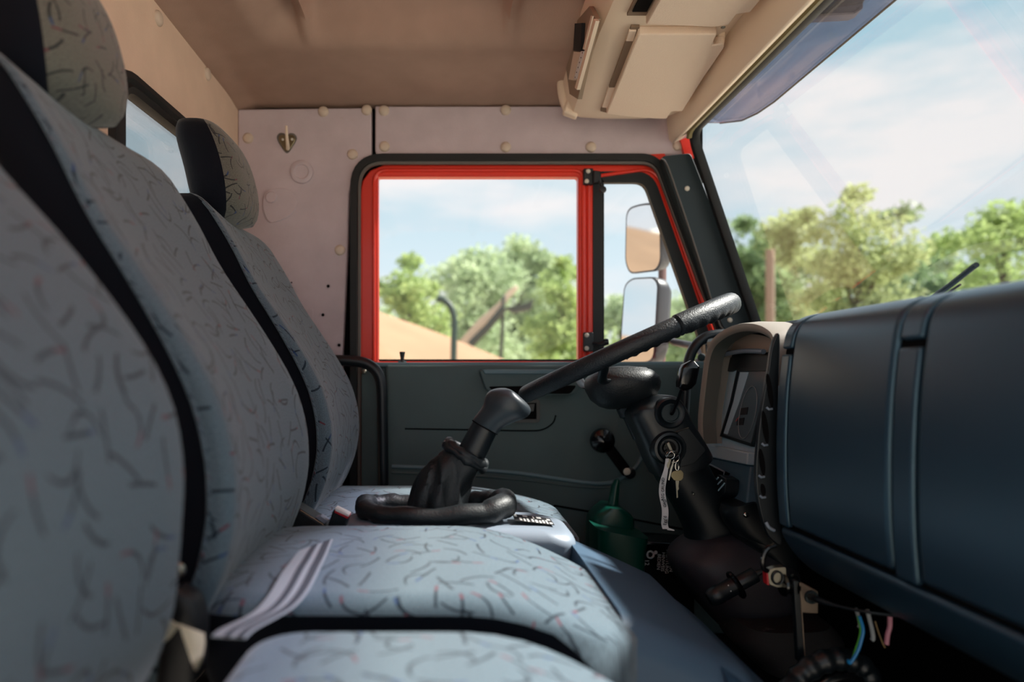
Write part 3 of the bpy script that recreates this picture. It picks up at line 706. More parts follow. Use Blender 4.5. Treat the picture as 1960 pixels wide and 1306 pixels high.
et = thing('engine_cover', 'blue-grey moulded engine cover sloping to the footwell beside the seat cushions', 'cover', (.35, 1.0, 0))
def hump(tops, y0, y1, r):
    rings = []
    for x, z in tops:
        ring = [Vector((x - .06 * (1 - z), y0 - .05, 0 + max(0, z - .5)))] 
        ring = [Vector((x - .02, y0 - .03, -.0)), Vector((x, y0 - .012, z - r * 1.6))]
        for q in range(0, 7):
            t = q / 6 * pi / 2; ring.append(Vector((x, y0 + r - r * cos(t), z - r + r * sin(t))))
        for q in range(0, 7):
            t = q / 6 * pi / 2; ring.append(Vector((x, y1 - r + r * sin(t), z - r + r * cos(t))))
        ring.append(Vector((x, y1 + .012, z - r * 1.6))); ring.append(Vector((x - .02, y1 + .03, 0)))
        rings.append(ring)
    return loft(rings)
ctop = [P(x, y, 1.22) for x, y in ((1085, 1030), (1105, 1036), (1150, 1055), (1200, 1078), (1240, 1097), (1254, 1110), (1258, 1124), (1255, 1140))]
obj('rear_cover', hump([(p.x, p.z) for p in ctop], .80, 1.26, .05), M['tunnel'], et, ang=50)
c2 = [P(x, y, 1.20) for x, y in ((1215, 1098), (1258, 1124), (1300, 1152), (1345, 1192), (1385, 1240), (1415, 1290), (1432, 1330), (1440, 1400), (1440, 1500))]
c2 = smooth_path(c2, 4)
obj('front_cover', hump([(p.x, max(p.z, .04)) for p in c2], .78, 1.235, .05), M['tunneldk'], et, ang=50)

# ================================================================== STEERING WHEEL AND COLUMN
sw = thing('steering_wheel', 'black steering wheel with moulded finger grips in front of the driver seat', 'steering wheel', tuple(P(1200, 655, 1.54)))
WC = P(1196, 671, 1.545); th = radians(24); wu = Vector((cos(th), 0, sin(th))); wnn = Vector((-sin(th), 0, cos(th))); fi = radians(4.7); wy = Vector((-sin(th) * sin(fi), -cos(fi), cos(th) * sin(fi))); wnn = wu.cross(wy); wnn = wnn if wnn.z > 0 else -wnn; WR = .243
rings = []; NS = 420
for i in range(NS):
    a = 2 * pi * i / NS; rad_ = wu * cos(a) + wy * sin(a); c = WC + rad_ * WR; ring = []
    adeg = math.degrees(a) % 360
    for j in range(18):
        b = 2 * pi * j / 18; r = .0178
        low = max(0, -sin(b + .35))
        if adeg < 78 or adeg > 282: r += .0022 + .0022 * sin(adeg / 7.0 * 2 * pi) * low
        if 77.4 < adeg < 78.6 or 281.4 < adeg < 282.6: r -= .0035
        ring.append(c + rad_ * cos(b) * r + wnn * sin(b) * r * 1.08)
    rings.append(ring)
V, F = loft(rings, True, False, False); q = (NS - 1) * 18; F += [[q + j, q + (j + 1) % 18, (j + 1) % 18, j] for j in range(18)]
obj('rim', (V, F), M['wheel'], sw, ang=50)
HC = WC - wnn * .070 - wu * .040
hn = Vector((-.02, .0, 1)).normalized(); hu = Vector((1, 0, .02)).normalized()
hub = obj('hub_pad', loft([[HC + hn * h + (hu * math.copysign(abs(cos(2 * pi * j / 40)) ** .8, cos(2 * pi * j / 40)) + wy * math.copysign(abs(sin(2 * pi * j / 40)) ** .8, sin(2 * pi * j / 40))) * r for j in range(40)] for r, h in
    ((.001, -.052), (.032, -.052), (.05, -.046), (.070, -.030), (.081, -.008), (.083, .006), (.080, .018), (.070, .029), (.062, .034), (.059, .033), (.054, .038), (.02, .043), (.001, .0435))]), M['blackleather'], sw, ang=40)
obj('hub_stem', lathe(HC - wnn * .12, wnn, [(.028, 0), (.028, .05), (.034, .055), (.034, .075)], 24), M['black'], sw)
for a in (118, 242):
    aa = radians(a); d = wu * cos(aa) + wy * sin(aa)
    obj('spoke', tube(smooth_path([HC + wnn * .02 + d * .05, HC + wnn * .03 + d * .12, WC - wnn * .012 + d * .2, WC + d * (WR - .008)], 5), (.011, .005), 10, flat=wnn.cross(d)), M['black'], sw)

sc_ = thing('steering_column', 'black plastic steering column housing with stalk and ignition lock under the wheel', 'steering column', tuple(P(1320, 1050, 1.52)))
cp = interp([((1236, 757), (1262, 755)), ((1216, 768), (1288, 759)), ((1203, 780), (1302, 778)), ((1198, 794), (1314, 803)), ((1209, 818), (1330, 830)), ((1224, 850), (1349, 862)), ((1238, 884), (1352, 876)), ((1250, 908), (1338, 888))], 4)
obj('upper_housing', sil(cp, 1.50, [.02 + .045 * sm(0, .3, i / len(cp)) for i in range(len(cp))], 44, 4.2), M['black'], sc_, ang=45)
lp_ = interp([((1248, 900), (1345, 868)), ((1262, 926), (1354, 892)), ((1283, 958), (1372, 925)), ((1300, 990), (1392, 960)), ((1312, 1020), (1408, 990)), ((1312, 1050), (1425, 1020))], 4)
obj('lower_housing', sil(lp_, 1.53, .052, 36, 2.6), M['black'], sc_, ang=45)
bp_ = interp([((1318, 1030), (1440, 1005)), ((1296, 1046), (1484, 1022)), ((1284, 1066), (1504, 1056)), ((1290, 1092), (1514, 1100)), ((1312, 1124), (1508, 1150)), ((1342, 1160), (1490, 1186)), ((1372, 1192), (1466, 1208)), ((1398, 1216), (1428, 1222))], 4)
obj('base_cowl', sil(bp_, 1.52, [.07 + .05 * sin(pi * i / (len(bp_) - 1)) for i in range(len(bp_))], 40, 2.6), mat('cowl', (46, 45, 52), .5, bump=.2, bscale=500), sc_, ang=45)
YF = 1.432                                             # near face of the housing
kn = obj('stalk_boot', lathe(P(1282, 791, YF + .004), (0, -1, 0), [(.033, -.02), (.033, .004), (.029, .008), (.022, .003), (.001, .003)], 36), M['black'], sc_)
obj('boot_ring', lathe(P(1283, 791, YF - .004), (0, -1, 0), [(.0185, 0), (.0205, .003), (.0195, .006), (.0172, .006), (.0165, .002), (.001, .002)], 36), M['pillar'], sc_)
stl = obj('stalk', tube([P(1286, 792, YF - .01), P(1296, 772, YF - .03), P(1308, 738, YF - .05)], lambda t: (.006, .004), 10), M['blackgl'], sc_)
obj('stalk_paddle', sil([((1304, 747), (1313, 748)), ((1296, 741), (1322, 744)), ((1296, 732), (1330, 735)), ((1301, 705), (1336, 708)), ((1305, 699), (1337, 702)), ((1321, 690), (1328, 692))], YF - .05, [.006, .011, .014, .014, .013, .006], 20, 5), M['blackgl'], stl, ang=30)
obj('lock_plate', prism(rounded([P(x, y, YF - .004) for x, y in ((1296, 828), (1318, 819), (1352, 862), (1330, 887), (1300, 896), (1310, 860))], .006, 3), (0, .03, 0)), M['black'], sc_, bevel=.003)
ig = obj('ignition_lock', lathe(P(1281, 858, YF + .002), (0, -1, 0), [(.037, -.02), (.036, .002), (.033, .008), (.028, .009), (.025, .005), (.0245, .004), (.023, .007), (.021, .006), (.019, -.002), (.001, -.002)], 40), M['black'], sc_)
obj('key_slot', lathe(P(1281, 858, YF - .001), (0, -1, 0), [(.014, 0), (.013, .004), (.001, .004)], 28), M['blackgl'], ig)
obj('housing_groove', tube([P(x, y, YF - .0005) for x, y in ((1276, 834), (1296, 826), (1318, 819))], .0009, 6), M['steel'], sc_)
obj('screw', button(P(1328, 946, 1.47), (0, -1, 0), .0025), M['steel'], sc_)

KY = YF - .012
ky = thing('bunch_of_keys', 'keys on a ring with a white lettered ribbon in the ignition lock', 'keys', tuple(P(1281, 860, KY)))
obj('ignition_key', prism([P(x, y, KY - .002) for x, y in ((1276, 849), (1281, 846), (1289, 864), (1284, 868))], (0, .012, 0)), M['steel'], ky, bevel=.001)
obj('key_ring', tube([P(1289 + 11.5 * cos(2 * pi * i / 28), 875 + 10.5 * sin(2 * pi * i / 28), KY - .008 + .003 * sin(2 * pi * i / 28)) for i in range(28)], .0011, 8, True), M['chrome'], ky)
obj('key_ring', tube([P(1283 + 8 * cos(2 * pi * i / 24), 872 + 7 * sin(2 * pi * i / 24), KY - .006) for i in range(24)], .0009, 8, True), M['chrome'], ky)
obj('fob_clip', prism([P(x, y, KY - .01) for x, y in ((1278, 877), (1286, 879), (1281, 898), (1273, 896))], (0, .006, 0)), M['steel'], ky, bevel=.0012)
hk = obj('house_key', prism(rounded([P(x, y, KY - .01) for x, y in ((1289, 902), (1304, 900), (1309, 906), (1308, 916), (1303, 921), (1290, 920), (1284, 912), (1285, 906))], .002, 3), (0, .0025, 0)), M['brass'], ky, bevel=.0006)
obj('key_blade', prism([P(x, y, KY - .0095) for x, y in ((1293, 920), (1300, 920), (1299, 932), (1300, 936), (1297.5, 940), (1298, 953), (1295, 954), (1294, 934))], (0, .002, 0)), M['steel'], hk, bevel=.0004)
obj('flat_key', prism([P(x, y, KY - .012) for x, y in ((1289, 880), (1291, 881), (1285, 905), (1281, 920), (1279, 919), (1283, 898))], (0, .002, 0)), M['chrome'], ky)
obj('split_ring', tube([P(1296 + 3.4 * cos(2 * pi * i / 16), 893 + 8 * sin(2 * pi * i / 16), KY - .009) for i in range(16)], .0007, 6, True), M['chrome'], ky)
# lettered ribbon
rc = smooth_path([(1277, 878, 0), (1275, 898, 0), (1271, 915, 0), (1268, 930, 0), (1267.5, 945, 0), (1270, 960, 0), (1273, 975, 0), (1273, 990, 0), (1272, 1003, 0), (1274.5, 1013, 0)], 5)
wd = [lerp(3, 6.2, sm(0, .3, i / (len(rc) - 1))) for i in range(len(rc))]
V = []; F = []
for i, p in enumerate(rc):
    dd = KY - .012 + .0015 * sin(i * .5)
    V += [P(p.x - wd[i], p.y, dd), P(p.x + wd[i], p.y, dd + .001)]
    if i: F.append([2 * i - 2, 2 * i - 1, 2 * i + 1, 2 * i])
V += [P(1278, 1010, KY - .012), P(1291, 1015, KY - .012), P(1291, 1016.5, KY - .012), P(1277, 1015, KY - .012)]
nv = len(V); F.append([nv - 4, nv - 3, nv - 2, nv - 1])
rib = obj('ribbon', thick((V, F), (0, .0006, 0)), M['tape'], ky, ang=60)
letters('ribbon_lettering', 'ASG GRUND', .0085, P(1269, 937, KY - .0142), (0.02, 0, 1), (-1, 0, 0), M['ink'], rib)
letters('ribbon_lettering', 'GFD', .0085, P(1273, 964, KY - .0142), (0.0, 0, 1), (-1, 0, 0), M['ink'], rib)
letters('ribbon_lettering', 'Egg\'d', .0095, P(1273, 997, KY - .0142), (0.0, 0, 1), (-1, 0, 0), M['ink'], rib)

# ================================================================== DASHBOARD
db = thing('dashboard', 'black passenger dashboard with two large lids in front of the near seats', 'dashboard', (.7, .8, .4))
dprof = [(.93, .868), (.78, .862), (.66, .857), (.615, .852), (.588, .840), (.574, .822), (.567, .79), (.560, .72), (.557, .64), (.558, .56), (.563, .50), (.575, .462), (.60, .432), (.64, .405), (.70, .385), (.80, .375), (.93, .375)]
DX = lambda y: .012 * sm(.9, .4, y)
def dring(y, off=0, prof=dprof): return [Vector((x + off + DX(y), y, z + (-off if False else 0))) for x, z in prof]
obj('body', loft([[Vector((x + .008 * (1 if x < .66 else 0), y, z - (.006 if z > .80 else 0))) for x, z in dprof] for y in (1.165, 1.0, .8, .6, .4, .1, -.1)]), M['gap'], db, ang=50)
def shell(prof, y0, y1, t=.014, bev=.005):
    pts = smooth_path([(x, 0, z) for x, z in prof], 4)
    inn = []
    for i, p in enumerate(pts):
        a = pts[max(0, i - 1)]; b = pts[min(len(pts) - 1, i + 1)]; tg = (b - a).normalized(); nn = Vector((-tg.z, 0, tg.x))
        if nn.dot(Vector((.75, 0, .6)) - p) < 0: nn = -nn
        inn.append(p + nn * t)
    ring = pts + inn[::-1]
    return loft([[p + Vector((0, y, 0)) for p in ring] for y in (y1, y0)])
lidp = [(x, z) for x, z in dprof if .495 < z and x < .67]
obj('lid', shell(lidp, .868, 1.128), M['dash'], db, bevel=.0075, segs=3, ang=30)
obj('lid', shell(lidp, .30, .815), M['dash'], db, bevel=.0075, segs=3, ang=30)
lowp = [(x, z) for x, z in dprof if z < .489]
lowp = [(.5625, .489)] + [(x, z) for x, z in lowp]
obj('lower_panel', shell(lowp, -.1, 1.165), M['dash'], db, bevel=.0075, segs=3, ang=30)
topp = [(x, z) for x, z in dprof if x > .665 and z > .8]
obj('top_panel', shell(topp + [(.675, .8575)], -.1, 1.60), M['dash'], db, bevel=.004, ang=30)
obj('sun_leak_block', abox(.668, .93, 1.166, 1.78, .42, .845), M['black'], db, bevel=.01)  # unseen filler added to keep leaking sun off the engine cover
def strip(y0, y1):
    up = [(x, z) for x, z in dprof if z > .79 and x < .67] + [(.5675, .795)]
    dn = [(.5665, .785), (.560, .72), (.557, .64), (.558, .56), (.5625, .495)]
    obj('frame_strip', shell(up, y0, y1, .012), M['dash'], db, bevel=.004, segs=3, ang=30)
    obj('frame_strip', shell(dn, y0, y1, .012), M['dash'], db, bevel=.004, segs=3, ang=30)
strip(.822, .861); strip(1.135, 1.165)
obj('lid', shell(lidp, -.1, .292), M['dash'], db, bevel=.0075, segs=3, ang=30)

# end of the dash facing the driver: vent column
vc = thing('vent_column', 'narrow black air vent column between instruments and passenger dashboard', 'vent', tuple(P(1470, 1000, 1.22)))
VD = 1.185
vo_ = smooth_path([P(x, y, VD) for x, y in ((1493, 642), (1478, 662), (1470, 712), (1458, 780), (1450, 850), (1447, 910), (1452, 962), (1464, 1010), (1478, 1034), (1498, 1034), (1488, 900), (1490, 760))], 5, True)
obj('body', prism(vo_, (0, .010, 0)), M['black'], vc, bevel=.005, segs=3)
for (cx_, cy_, w, h) in ((1474, 748, 5, 33), (1465, 818, 6, 32), (1459, 885, 5.5, 26), (1461, 938, 5, 12)):
    sl = obj('vent_slot', prism([P(cx_ + w * cos(2 * pi * i / 20) - .09 * h * sin(2 * pi * i / 20) * -1.5, cy_ + h * sin(2 * pi * i / 20), VD - .001) for i in range(20)], (0, .004, 0)), M['gap'], vc, bevel=.0008)
    obj('slot_highlight', tube([P(cx_ - 7, cy_ + h - 1, VD - .002), P(cx_ - 2, cy_ + h + 3, VD - .004), P(cx_ + 4, cy_ + h + 2, VD - .002)], .002, 8), M['grey'], sl)  # grey bead drawn as the highlight at the slot's lower end
obj('corner_clip', tube(smooth_path([P(1466, 1000, VD - .003), P(1472, 1010, VD - .006), P(1482, 1016, VD - .004)], 4), .003, 8), M['grey'], vc)

# instrument binnacle
ib = thing('instrument_binnacle', 'hooded instrument binnacle with a slanted display beside the steering column', 'instrument panel', tuple(P(1410, 870, 1.5)))
iO = Vector((.655, 0, .65)); iN = Vector((1, 0, -.10)).normalized()
I = lambda px, py, off=0: on_plane(px, py, iO, iN) + iN * off
arch_px = [(1338, 852), (1336, 800), (1343, 730), (1350, 682), (1362, 652), (1385, 632), (1412, 621), (1440, 620), (1464, 628), (1480, 646), (1484, 690), (1478, 740)]
HO = Vector((.60, 0, .7)); HN = Vector((1, 0, -.05)).normalized()
arch = smooth_path([on_plane(x, y, HO, HN) for x, y in arch_px], 5)
cen = sum(arch, Vector()) / len(arch)
ringsH = []
for (dxx, sc1) in ((.008, .0), (0, .003), (.0, .014), (.006, .018), (.09, .024), (.10, .0), (.24, -.012), (.24, -.03)):
    pass
def offs(pts, d):
    out = []
    for i, p in enumerate(pts):
        a = pts[max(0, i - 1)]; b = pts[min(len(pts) - 1, i + 1)]; tg = (b - a).normalized(); nn = Vector((0, -tg.z, tg.y))
        if nn.dot(cen - p) < 0: nn = -nn
        out.append(p + nn * d)
    return out
A0 = arch; A1 = offs(arch, .016)
sec = [[p + Vector((.26, 0, .0)) for p in A0], [p + Vector((.03, 0, .004)) for p in A0], [p + Vector((.004, 0, .001)) for p in A0], A0[:], [p + Vector((-.001, 0, 0)) for p in offs(arch, .006)], [p + Vector((.002, 0, 0)) for p in offs(arch, .013)], [p + Vector((.006, 0, 0)) for p in A1]]
lin_ = [[p + Vector((.006, 0, 0)) for p in A1], [p + Vector((.036, 0, 0)) for p in offs(arch, .019)]]
n_ = len(arch); V = [p for s in sec for p in s]; F = []
for i in range(len(sec) - 1):
    for j in range(n_ - 1): F.append([i * n_ + j, i * n_ + j + 1, (i + 1) * n_ + j + 1, (i + 1) * n_ + j])
obj('hood', (V, F), mat('hood_plastic', (150, 142, 132), .5, bump=.15, bscale=700), ib, ang=45)
obj('hood_lining', loft(lin_, False, False, False), mat('cheek', (92, 94, 88), .6, bump=.2, bscale=600), ib, ang=45)
obj('face_panel', prism([I(x, y) for x, y in ((1352, 660), (1490, 640), (1490, 800), (1448, 893), (1348, 858), (1345, 760))], iN * .03), M['teal'], ib, bevel=.004)
obj('eyebrow_lip', tube(smooth_path([I(x, y, -.02) for x, y in ((1379, 690), (1405, 680), (1440, 674), (1480, 675))], 6), .0055, 10), M['grey'], ib)
obj('eyebrow', prism(smooth_path([I(x, y, -.008) for x, y in ((1374, 690), (1376, 672), (1400, 650), (1435, 640), (1480, 648), (1482, 674), (1440, 673), (1405, 679))], 4, True), iN * .01), mat('eyebrow_warm_light', (200, 172, 152), .6), ib)  # warm light reflected under the hood is put into this colour
obj('eyebrow_shade', prism(smooth_path([I(x, y, -.004) for x, y in ((1378, 694), (1405, 684), (1440, 678), (1478, 679), (1474, 704), (1420, 706), (1398, 712))], 4, True), iN * .006), M['black'], ib)  # black sheet painted as the shade below the eyebrow
scr = [(1417, 709), (1474, 708), (1462, 780), (1444, 853), (1385, 834), (1404, 770)]
ds = obj('display', prism([I(x, y, -.003) for x, y in scr], iN * .008), M['dial'], ib, smooth=False)
obj('display_bezel', sweep([I(x, y, -.003) for x, y in scr], [(-.003, .004), (-.003, -.004), (.003, -.004), (.003, .004)], iN, True), M['black'], ib, ang=30)
obj('display_bevel', prism([I(x, y, -.004) for x, y in ((1420, 713), (1436, 713), (1418, 770), (1395, 832), (1388, 830), (1407, 770))], iN * .003), M['teal'], ds, smooth=False)
obj('dial_outline', tube([I(1435 + 28 * cos(a) * .55 - 26 * sin(a) * .35, 790 + 50 * sin(a), -.0045) for a in [2 * pi * i / 32 for i in range(32)]], .0007, 6, True), M['wiregrey'], ds)
for (x, y) in ((1428, 788), (1421, 808)):
    obj('dial_window', prism([I(x - 6, y - 6, -.0042), I(x + 7, y - 8, -.0042), I(x + 5, y + 6, -.0042), I(x - 8, y + 7, -.0042)], iN * .001), M['ink'], ds, smooth=False)
obj('dial_mark', prism([I(1413, 803, -.0042), I(1419, 797, -.0042), I(1416, 804, -.0042), I(1411, 808, -.0042)], iN * .001), M['redplastic'], ds, smooth=False)
obj('ledge', prism([I(1350, 848, -.018), I(1447, 868, -.018), I(1447, 892, -.020), I(1352, 872, -.020)], iN * .03), mat('ledge', (170, 190, 198), .5), ib, bevel=.003)  # lighter tone stands in for light on the upward face
obj('lower_panel', prism([I(1352, 872, -.012), I(1447, 893, -.012), I(1449, 985, -.025), I(1420, 995, -.028), I(1384, 985, -.03)], iN * .035), mat('heater_panel', (70, 100, 116), .5, bump=.2, bscale=600), ib, bevel=.004)
slot = obj('pocket', prism([I(x, y, -.028) for x, y in ((1363, 886), (1411, 908), (1389, 946), (1372, 930))], iN * .02), M['gap'], ib)
obj('pocket_rim', tube([I(x, y, -.03) for x, y in ((1363, 884), (1388, 894), (1412, 906), (1410, 914), (1391, 944))], .002, 8), M['grey'], slot)
obj('control_base', prism(rounded([I(x, y, -.05) for x, y in ((1418, 912), (1434, 922), (1431, 950), (1403, 974), (1379, 957), (1396, 938))], .008, 3), iN * .03), M['black'], ib, bevel=.003)
for (x0, y0, x1, y1) in ((1420, 919, 1386, 956), (1427, 924, 1394, 961), (1433, 930, 1402, 968)):
    a, b = I(x0, y0, -.052), I(x1, y1, -.052)
    sr = obj('slider_track', tube([a, a.lerp(b, .5) + iN * -.002, b], .0016, 8), M['teal'], ib)
    c = a.lerp(b, .62) - iN * .004
    if x0 < 1430: obj('slider_tab', box(c, (b - a).normalized() * .0075, iN * .003, (b - a).cross(iN).normalized() * .0022), M['white'], sr, bevel=.0008)
obj('control_bulge', sil(interp([((1386, 966), (1436, 956)), ((1382, 980), (1466, 968)), ((1388, 1000), (1482, 1000)), ((1404, 1020), (1488, 1024)), ((1430, 1036), (1490, 1040))], 4), 1.44, .04, 30, 2.8), M['black'], ib, ang=50)
obj('screw', button(P(1428, 986, 1.40), (0, -1, 0), .0062), M['chrome'], ib)
obj('column_shroud', sil(interp([((1420, 990), (1500, 960)), ((1402, 1010), (1510, 1000)), ((1410, 1030), (1520, 1060)), ((1440, 1050), (1520, 1090))], 3), 1.45, .05, 24, 3), M['black'], ib, ang=50)

# ================================================================== UNDER THE DASHBOARD
hv = thing('hand_valve', 'black push-button hand valve with flange on the dark cowl', 'valve', tuple(P(1410, 1118, 1.25)))
HD = 1.30; a0 = P(1366, 1143, HD); a1 = P(1446, 1100, HD); ax = (a1 - a0); Ln = ax.length; ax = ax.normalized()
obj('knob', lathe(a0, ax, [(.001, -.012), (.012, -.011), (.016, -.005), (.0175, .004), (.0178, .012), (.0165, .016), (.0168, Ln * .52)], 24), M['black'], hv)
obj('flange', lathe(a0 + ax * Ln * .52, ax, [(.017, -.003), (.0265, -.002), (.028, .001), (.0265, .005), (.017, .006)], 28), M['blackgl'], hv)
obj('barrel', lathe(a0 + ax * Ln * .55, ax, [(.0135, 0), (.0145, .003), (.0145, Ln * .42), (.0135, Ln * .45), (.006, Ln * .45), (.0055, Ln * .62), (.001, Ln * .62)], 24), M['black'], hv)
for i in range(2):
    obj('mark', lathe(P(1394 + 5 * i, 1125 + 11 * i - 4, HD - .0165), (0, -1, 0), [(.0014, 0), (.001, .0005)], 10), M['white'], hv)
sk = thing('socket_cap', 'grey and red hinged socket cap hanging under the dashboard edge', 'socket', tuple(P(1490, 1110, 1.12)))
SD_ = 1.10
obj('flap', prism(rounded([P(x, y, SD_) for x, y in ((1469, 1093), (1484, 1087), (1505, 1085), (1506, 1124), (1490, 1126), (1472, 1120))], .004, 3), (0, .014, 0)), M['steel'], sk, bevel=.002)
obj('red_edge', prism([P(x, y, SD_ - .001) for x, y in ((1467, 1094), (1470, 1093), (1472, 1121), (1469, 1120))], (0, .014, 0)), M['redplastic'], sk)
obj('loop', tube([P(1489 + 10 * cos(a), 1107 + 12 * sin(a), SD_ - .003) for a in [2 * pi * i / 24 for i in range(24)]], .0016, 8, True), M['black'], sk)
obj('strap', tube(smooth_path([P(x, y, SD_) for x, y in ((1484, 1044), (1468, 1052), (1460, 1070), (1462, 1088), (1470, 1094))], 5), .004, 8), M['blackgl'], sk)
obj('barrel', lathe(P(1497, 1120, SD_ + .0), (1, .0, -.05), [(.001, 0), (.017, .0), (.018, .003), (.0135, .005), (.0135, .016), (.018, .018), (.017, .022), (.001, .022)], 20), M['blackgl'], sk)
br = thing('bracket', 'bare metal bracket with a black upright bar under the dashboard', 'bracket', tuple(P(1545, 1150, 1.1)))
obj('plate', prism([P(x, y, 1.10) for x, y in ((1528, 1112), (1567, 1133), (1567, 1176), (1534, 1174))], (0, .01, 0)), M['bracket'], br, bevel=.002)
obj('upright', prism([P(x, y, 1.085) for x, y in ((1519, 1112), (1530, 1112), (1542, 1268), (1528, 1268))], (0, .012, 0)), M['black'], br, bevel=.0015)
obj('worn_edge', tube([P(1531, 1116, 1.084), P(1536, 1190, 1.084), P(1541, 1262, 1.084)], .0009, 6), M['bracket'], br)
obj('grommet', lathe(P(1552, 1143, 1.10), (0, -1, 0), [(.011, 0), (.0105, .004), (.007, .005), (.006, .002), (.001, .002)], 20), M['pillar'], br)
cb = obj('control_cable', tube(smooth_path([P(x, y, d) for x, y, d in ((1551, 1143, 1.09), (1570, 1150, 1.06), (1610, 1162, 1.03), (1660, 1172, 1.0), (1720, 1180, .98))], 6), lambda t: .0055 - .003 * sm(.2, .5, t), 8), M['black'])
tag(cb, 'black cable leading from the metal bracket behind the dashboard', 'cable')
def wire(name, label, pts, r, m, D=1.02):
    o = obj(name, tube(smooth_path([P(x, y, D) for x, y in pts], 6), r, 8), M[m]); tag(o, label, 'wire'); return o
wire('wire', 'yellow-green wire hanging below the dashboard beside a blue one', ((1643, 1180), (1648, 1205), (1645, 1225), (1638, 1245), (1633, 1262)), .0022, 'wiregreen')
wire('wire', 'blue wire hanging below the dashboard, bent at its end', ((1645, 1180), (1652, 1205), (1648, 1228), (1641, 1248), (1628, 1269), (1623, 1264)), .0024, 'wireblue', 1.015)
wire('wire', 'short grey wire left of the blue one under the dashboard', ((1638, 1165), (1642, 1178), (1646, 1195), (1644, 1202)), .0028, 'wiregrey', 1.03)
wire('wire', 'thick grey wire right of the blue one under the dashboard', ((1660, 1168), (1664, 1185), (1669, 1205), (1671, 1222), (1668, 1226)), .0032, 'wiregrey', 1.03)
wire('wire', 'thin tan wire between the grey and pink wires', ((1675, 1190), (1682, 1212), (1690, 1233), (1694, 1240)), .0009, 'wiretan', 1.02)
wire('wire', 'pink wire hanging furthest right under the dashboard', ((1703, 1180), (1703, 1200), (1699, 1215), (1697, 1234)), .0034, 'wirepink', 1.02)
ho = thing('ribbed_hose', 'black ribbed hose curving over the floor under the dashboard', 'hose', tuple(P(1580, 1300, 1.05)))
hp = smooth_path([P(x, y, 1.06) for x, y in ((1500, 1345), (1520, 1308), (1546, 1283), (1580, 1266), (1612, 1262), (1640, 1270), (1660, 1290), (1668, 1330))], 14)
obj('hose', tube(hp, lambda t: .017 + .0012 * sin(t * 560), 14), M['black'], ho)
obj('hose', tube([p + Vector((.012, 0, -.028)) for p in hp], .012, 12), M['blackgl'], ho)
fm = obj('heater_box', sil(interp([((1400, 1180), (1560, 1175)), ((1392, 1215), (1585, 1200)), ((1420, 1245), (1590, 1230)), ((1440, 1265), (1590, 1262))], 3), 1.42, .1, 24, 3.5), mat('scuffed', (32, 31, 34), .7, bump=.3, bscale=90, wear=((120, 124, 130), 22, .62))); tag(fm, 'scuffed dark heater box low behind the metal bracket', 'heater')
pm = obj('pedal_mat', prism(rounded([P(x, y, .93) for x, y in ((1222, 1240), (1265, 1244), (1292, 1262), (1345, 1310), (1360, 1345), (1222, 1345))], .012, 4), (0, .05, 0)), mat('scuffed_mat', (44, 50, 56), .6, bump=.3, bscale=90, wear=((120, 126, 128), 26, .60)), bevel=.006); tag(pm, 'dark scuffed rubber mat edge below the middle seat cushion', 'mat')

# footwell by the door
gb = thing('green_bottle', 'dark green plastic jug with spout standing in the driver footwell', 'bottle', tuple(P(1180, 1100, 1.78)))
obj('body', sil(interp([((1133, 1003), (1232, 1022)), ((1134, 1012), (1230, 1032)), ((1134, 1045), (1226, 1058)), ((1136, 1120), (1222, 1130)), ((1138, 1210), (1220, 1215))], 3), 1.72, .07, 32, 5), M['green'], gb, ang=40)
obj('shoulder', sil(interp([((1155, 965), (1185, 968)), ((1134, 980), (1206, 985)), ((1126, 1000), (1208, 1010)), ((1124, 1050), (1205, 1060)), ((1124, 1200), (1205, 1200))], 4), 1.80, .06, 30, 4), M['green'], gb, ang=45)
obj('spout', sil([((1177, 918), (1185, 918)), ((1170, 930), (1186, 930)), ((1166, 950), (1184, 952)), ((1162, 975), (1182, 977))], 1.80, .012, 20), M['green'], gb)
bt = thing('black_box', 'black box with white printed label in the driver footwell beside the green jug', 'box', tuple(P(1265, 1110, 1.75)))
obj('body', prism([P(x, y, 1.78) for x, y in ((1222, 1036), (1330, 1044), (1330, 1200), (1222, 1200))], (0, .12, 0)), M['blackgl'], bt, bevel=.006)
bw = 1.778
for i, t in enumerate(('BEDIEN', 'HINWEIS', 'ACHTUNG', 'WARTEN')):
    letters('label_lettering', t, .0125, P(1261 + 8 * i, 1076, bw), (-.06, 0, -1), (1, 0, -.06), M['white'], bt)
letters('label_lettering', '12', .016, P(1238, 1077, bw), (0, 0, -1), (1, 0, 0), M['white'], bt)
letters('label_lettering', 'AM/h', .0115, P(1229, 1073, bw), (0, 0, -1), (1, 0, 0), M['white'], bt)
obj('label_mark', lathe(P(1245, 1062, bw), (0, -1, 0), [(.011, 0), (.011, .0004), (.006, .0004), (.006, 0)], 20), M['white'], bt)
obj('label_mark', lathe(P(1255, 1058, bw), (0, -1, 0), [(.005, 0), (.004, .0004)], 14), M['white'], bt)
obj('label_mark', prism([P(x, y, bw) for x, y in ((1225, 1054), (1234, 1054), (1234, 1063), (1225, 1063))], (0, -.0004, 0)), M['white'], bt)

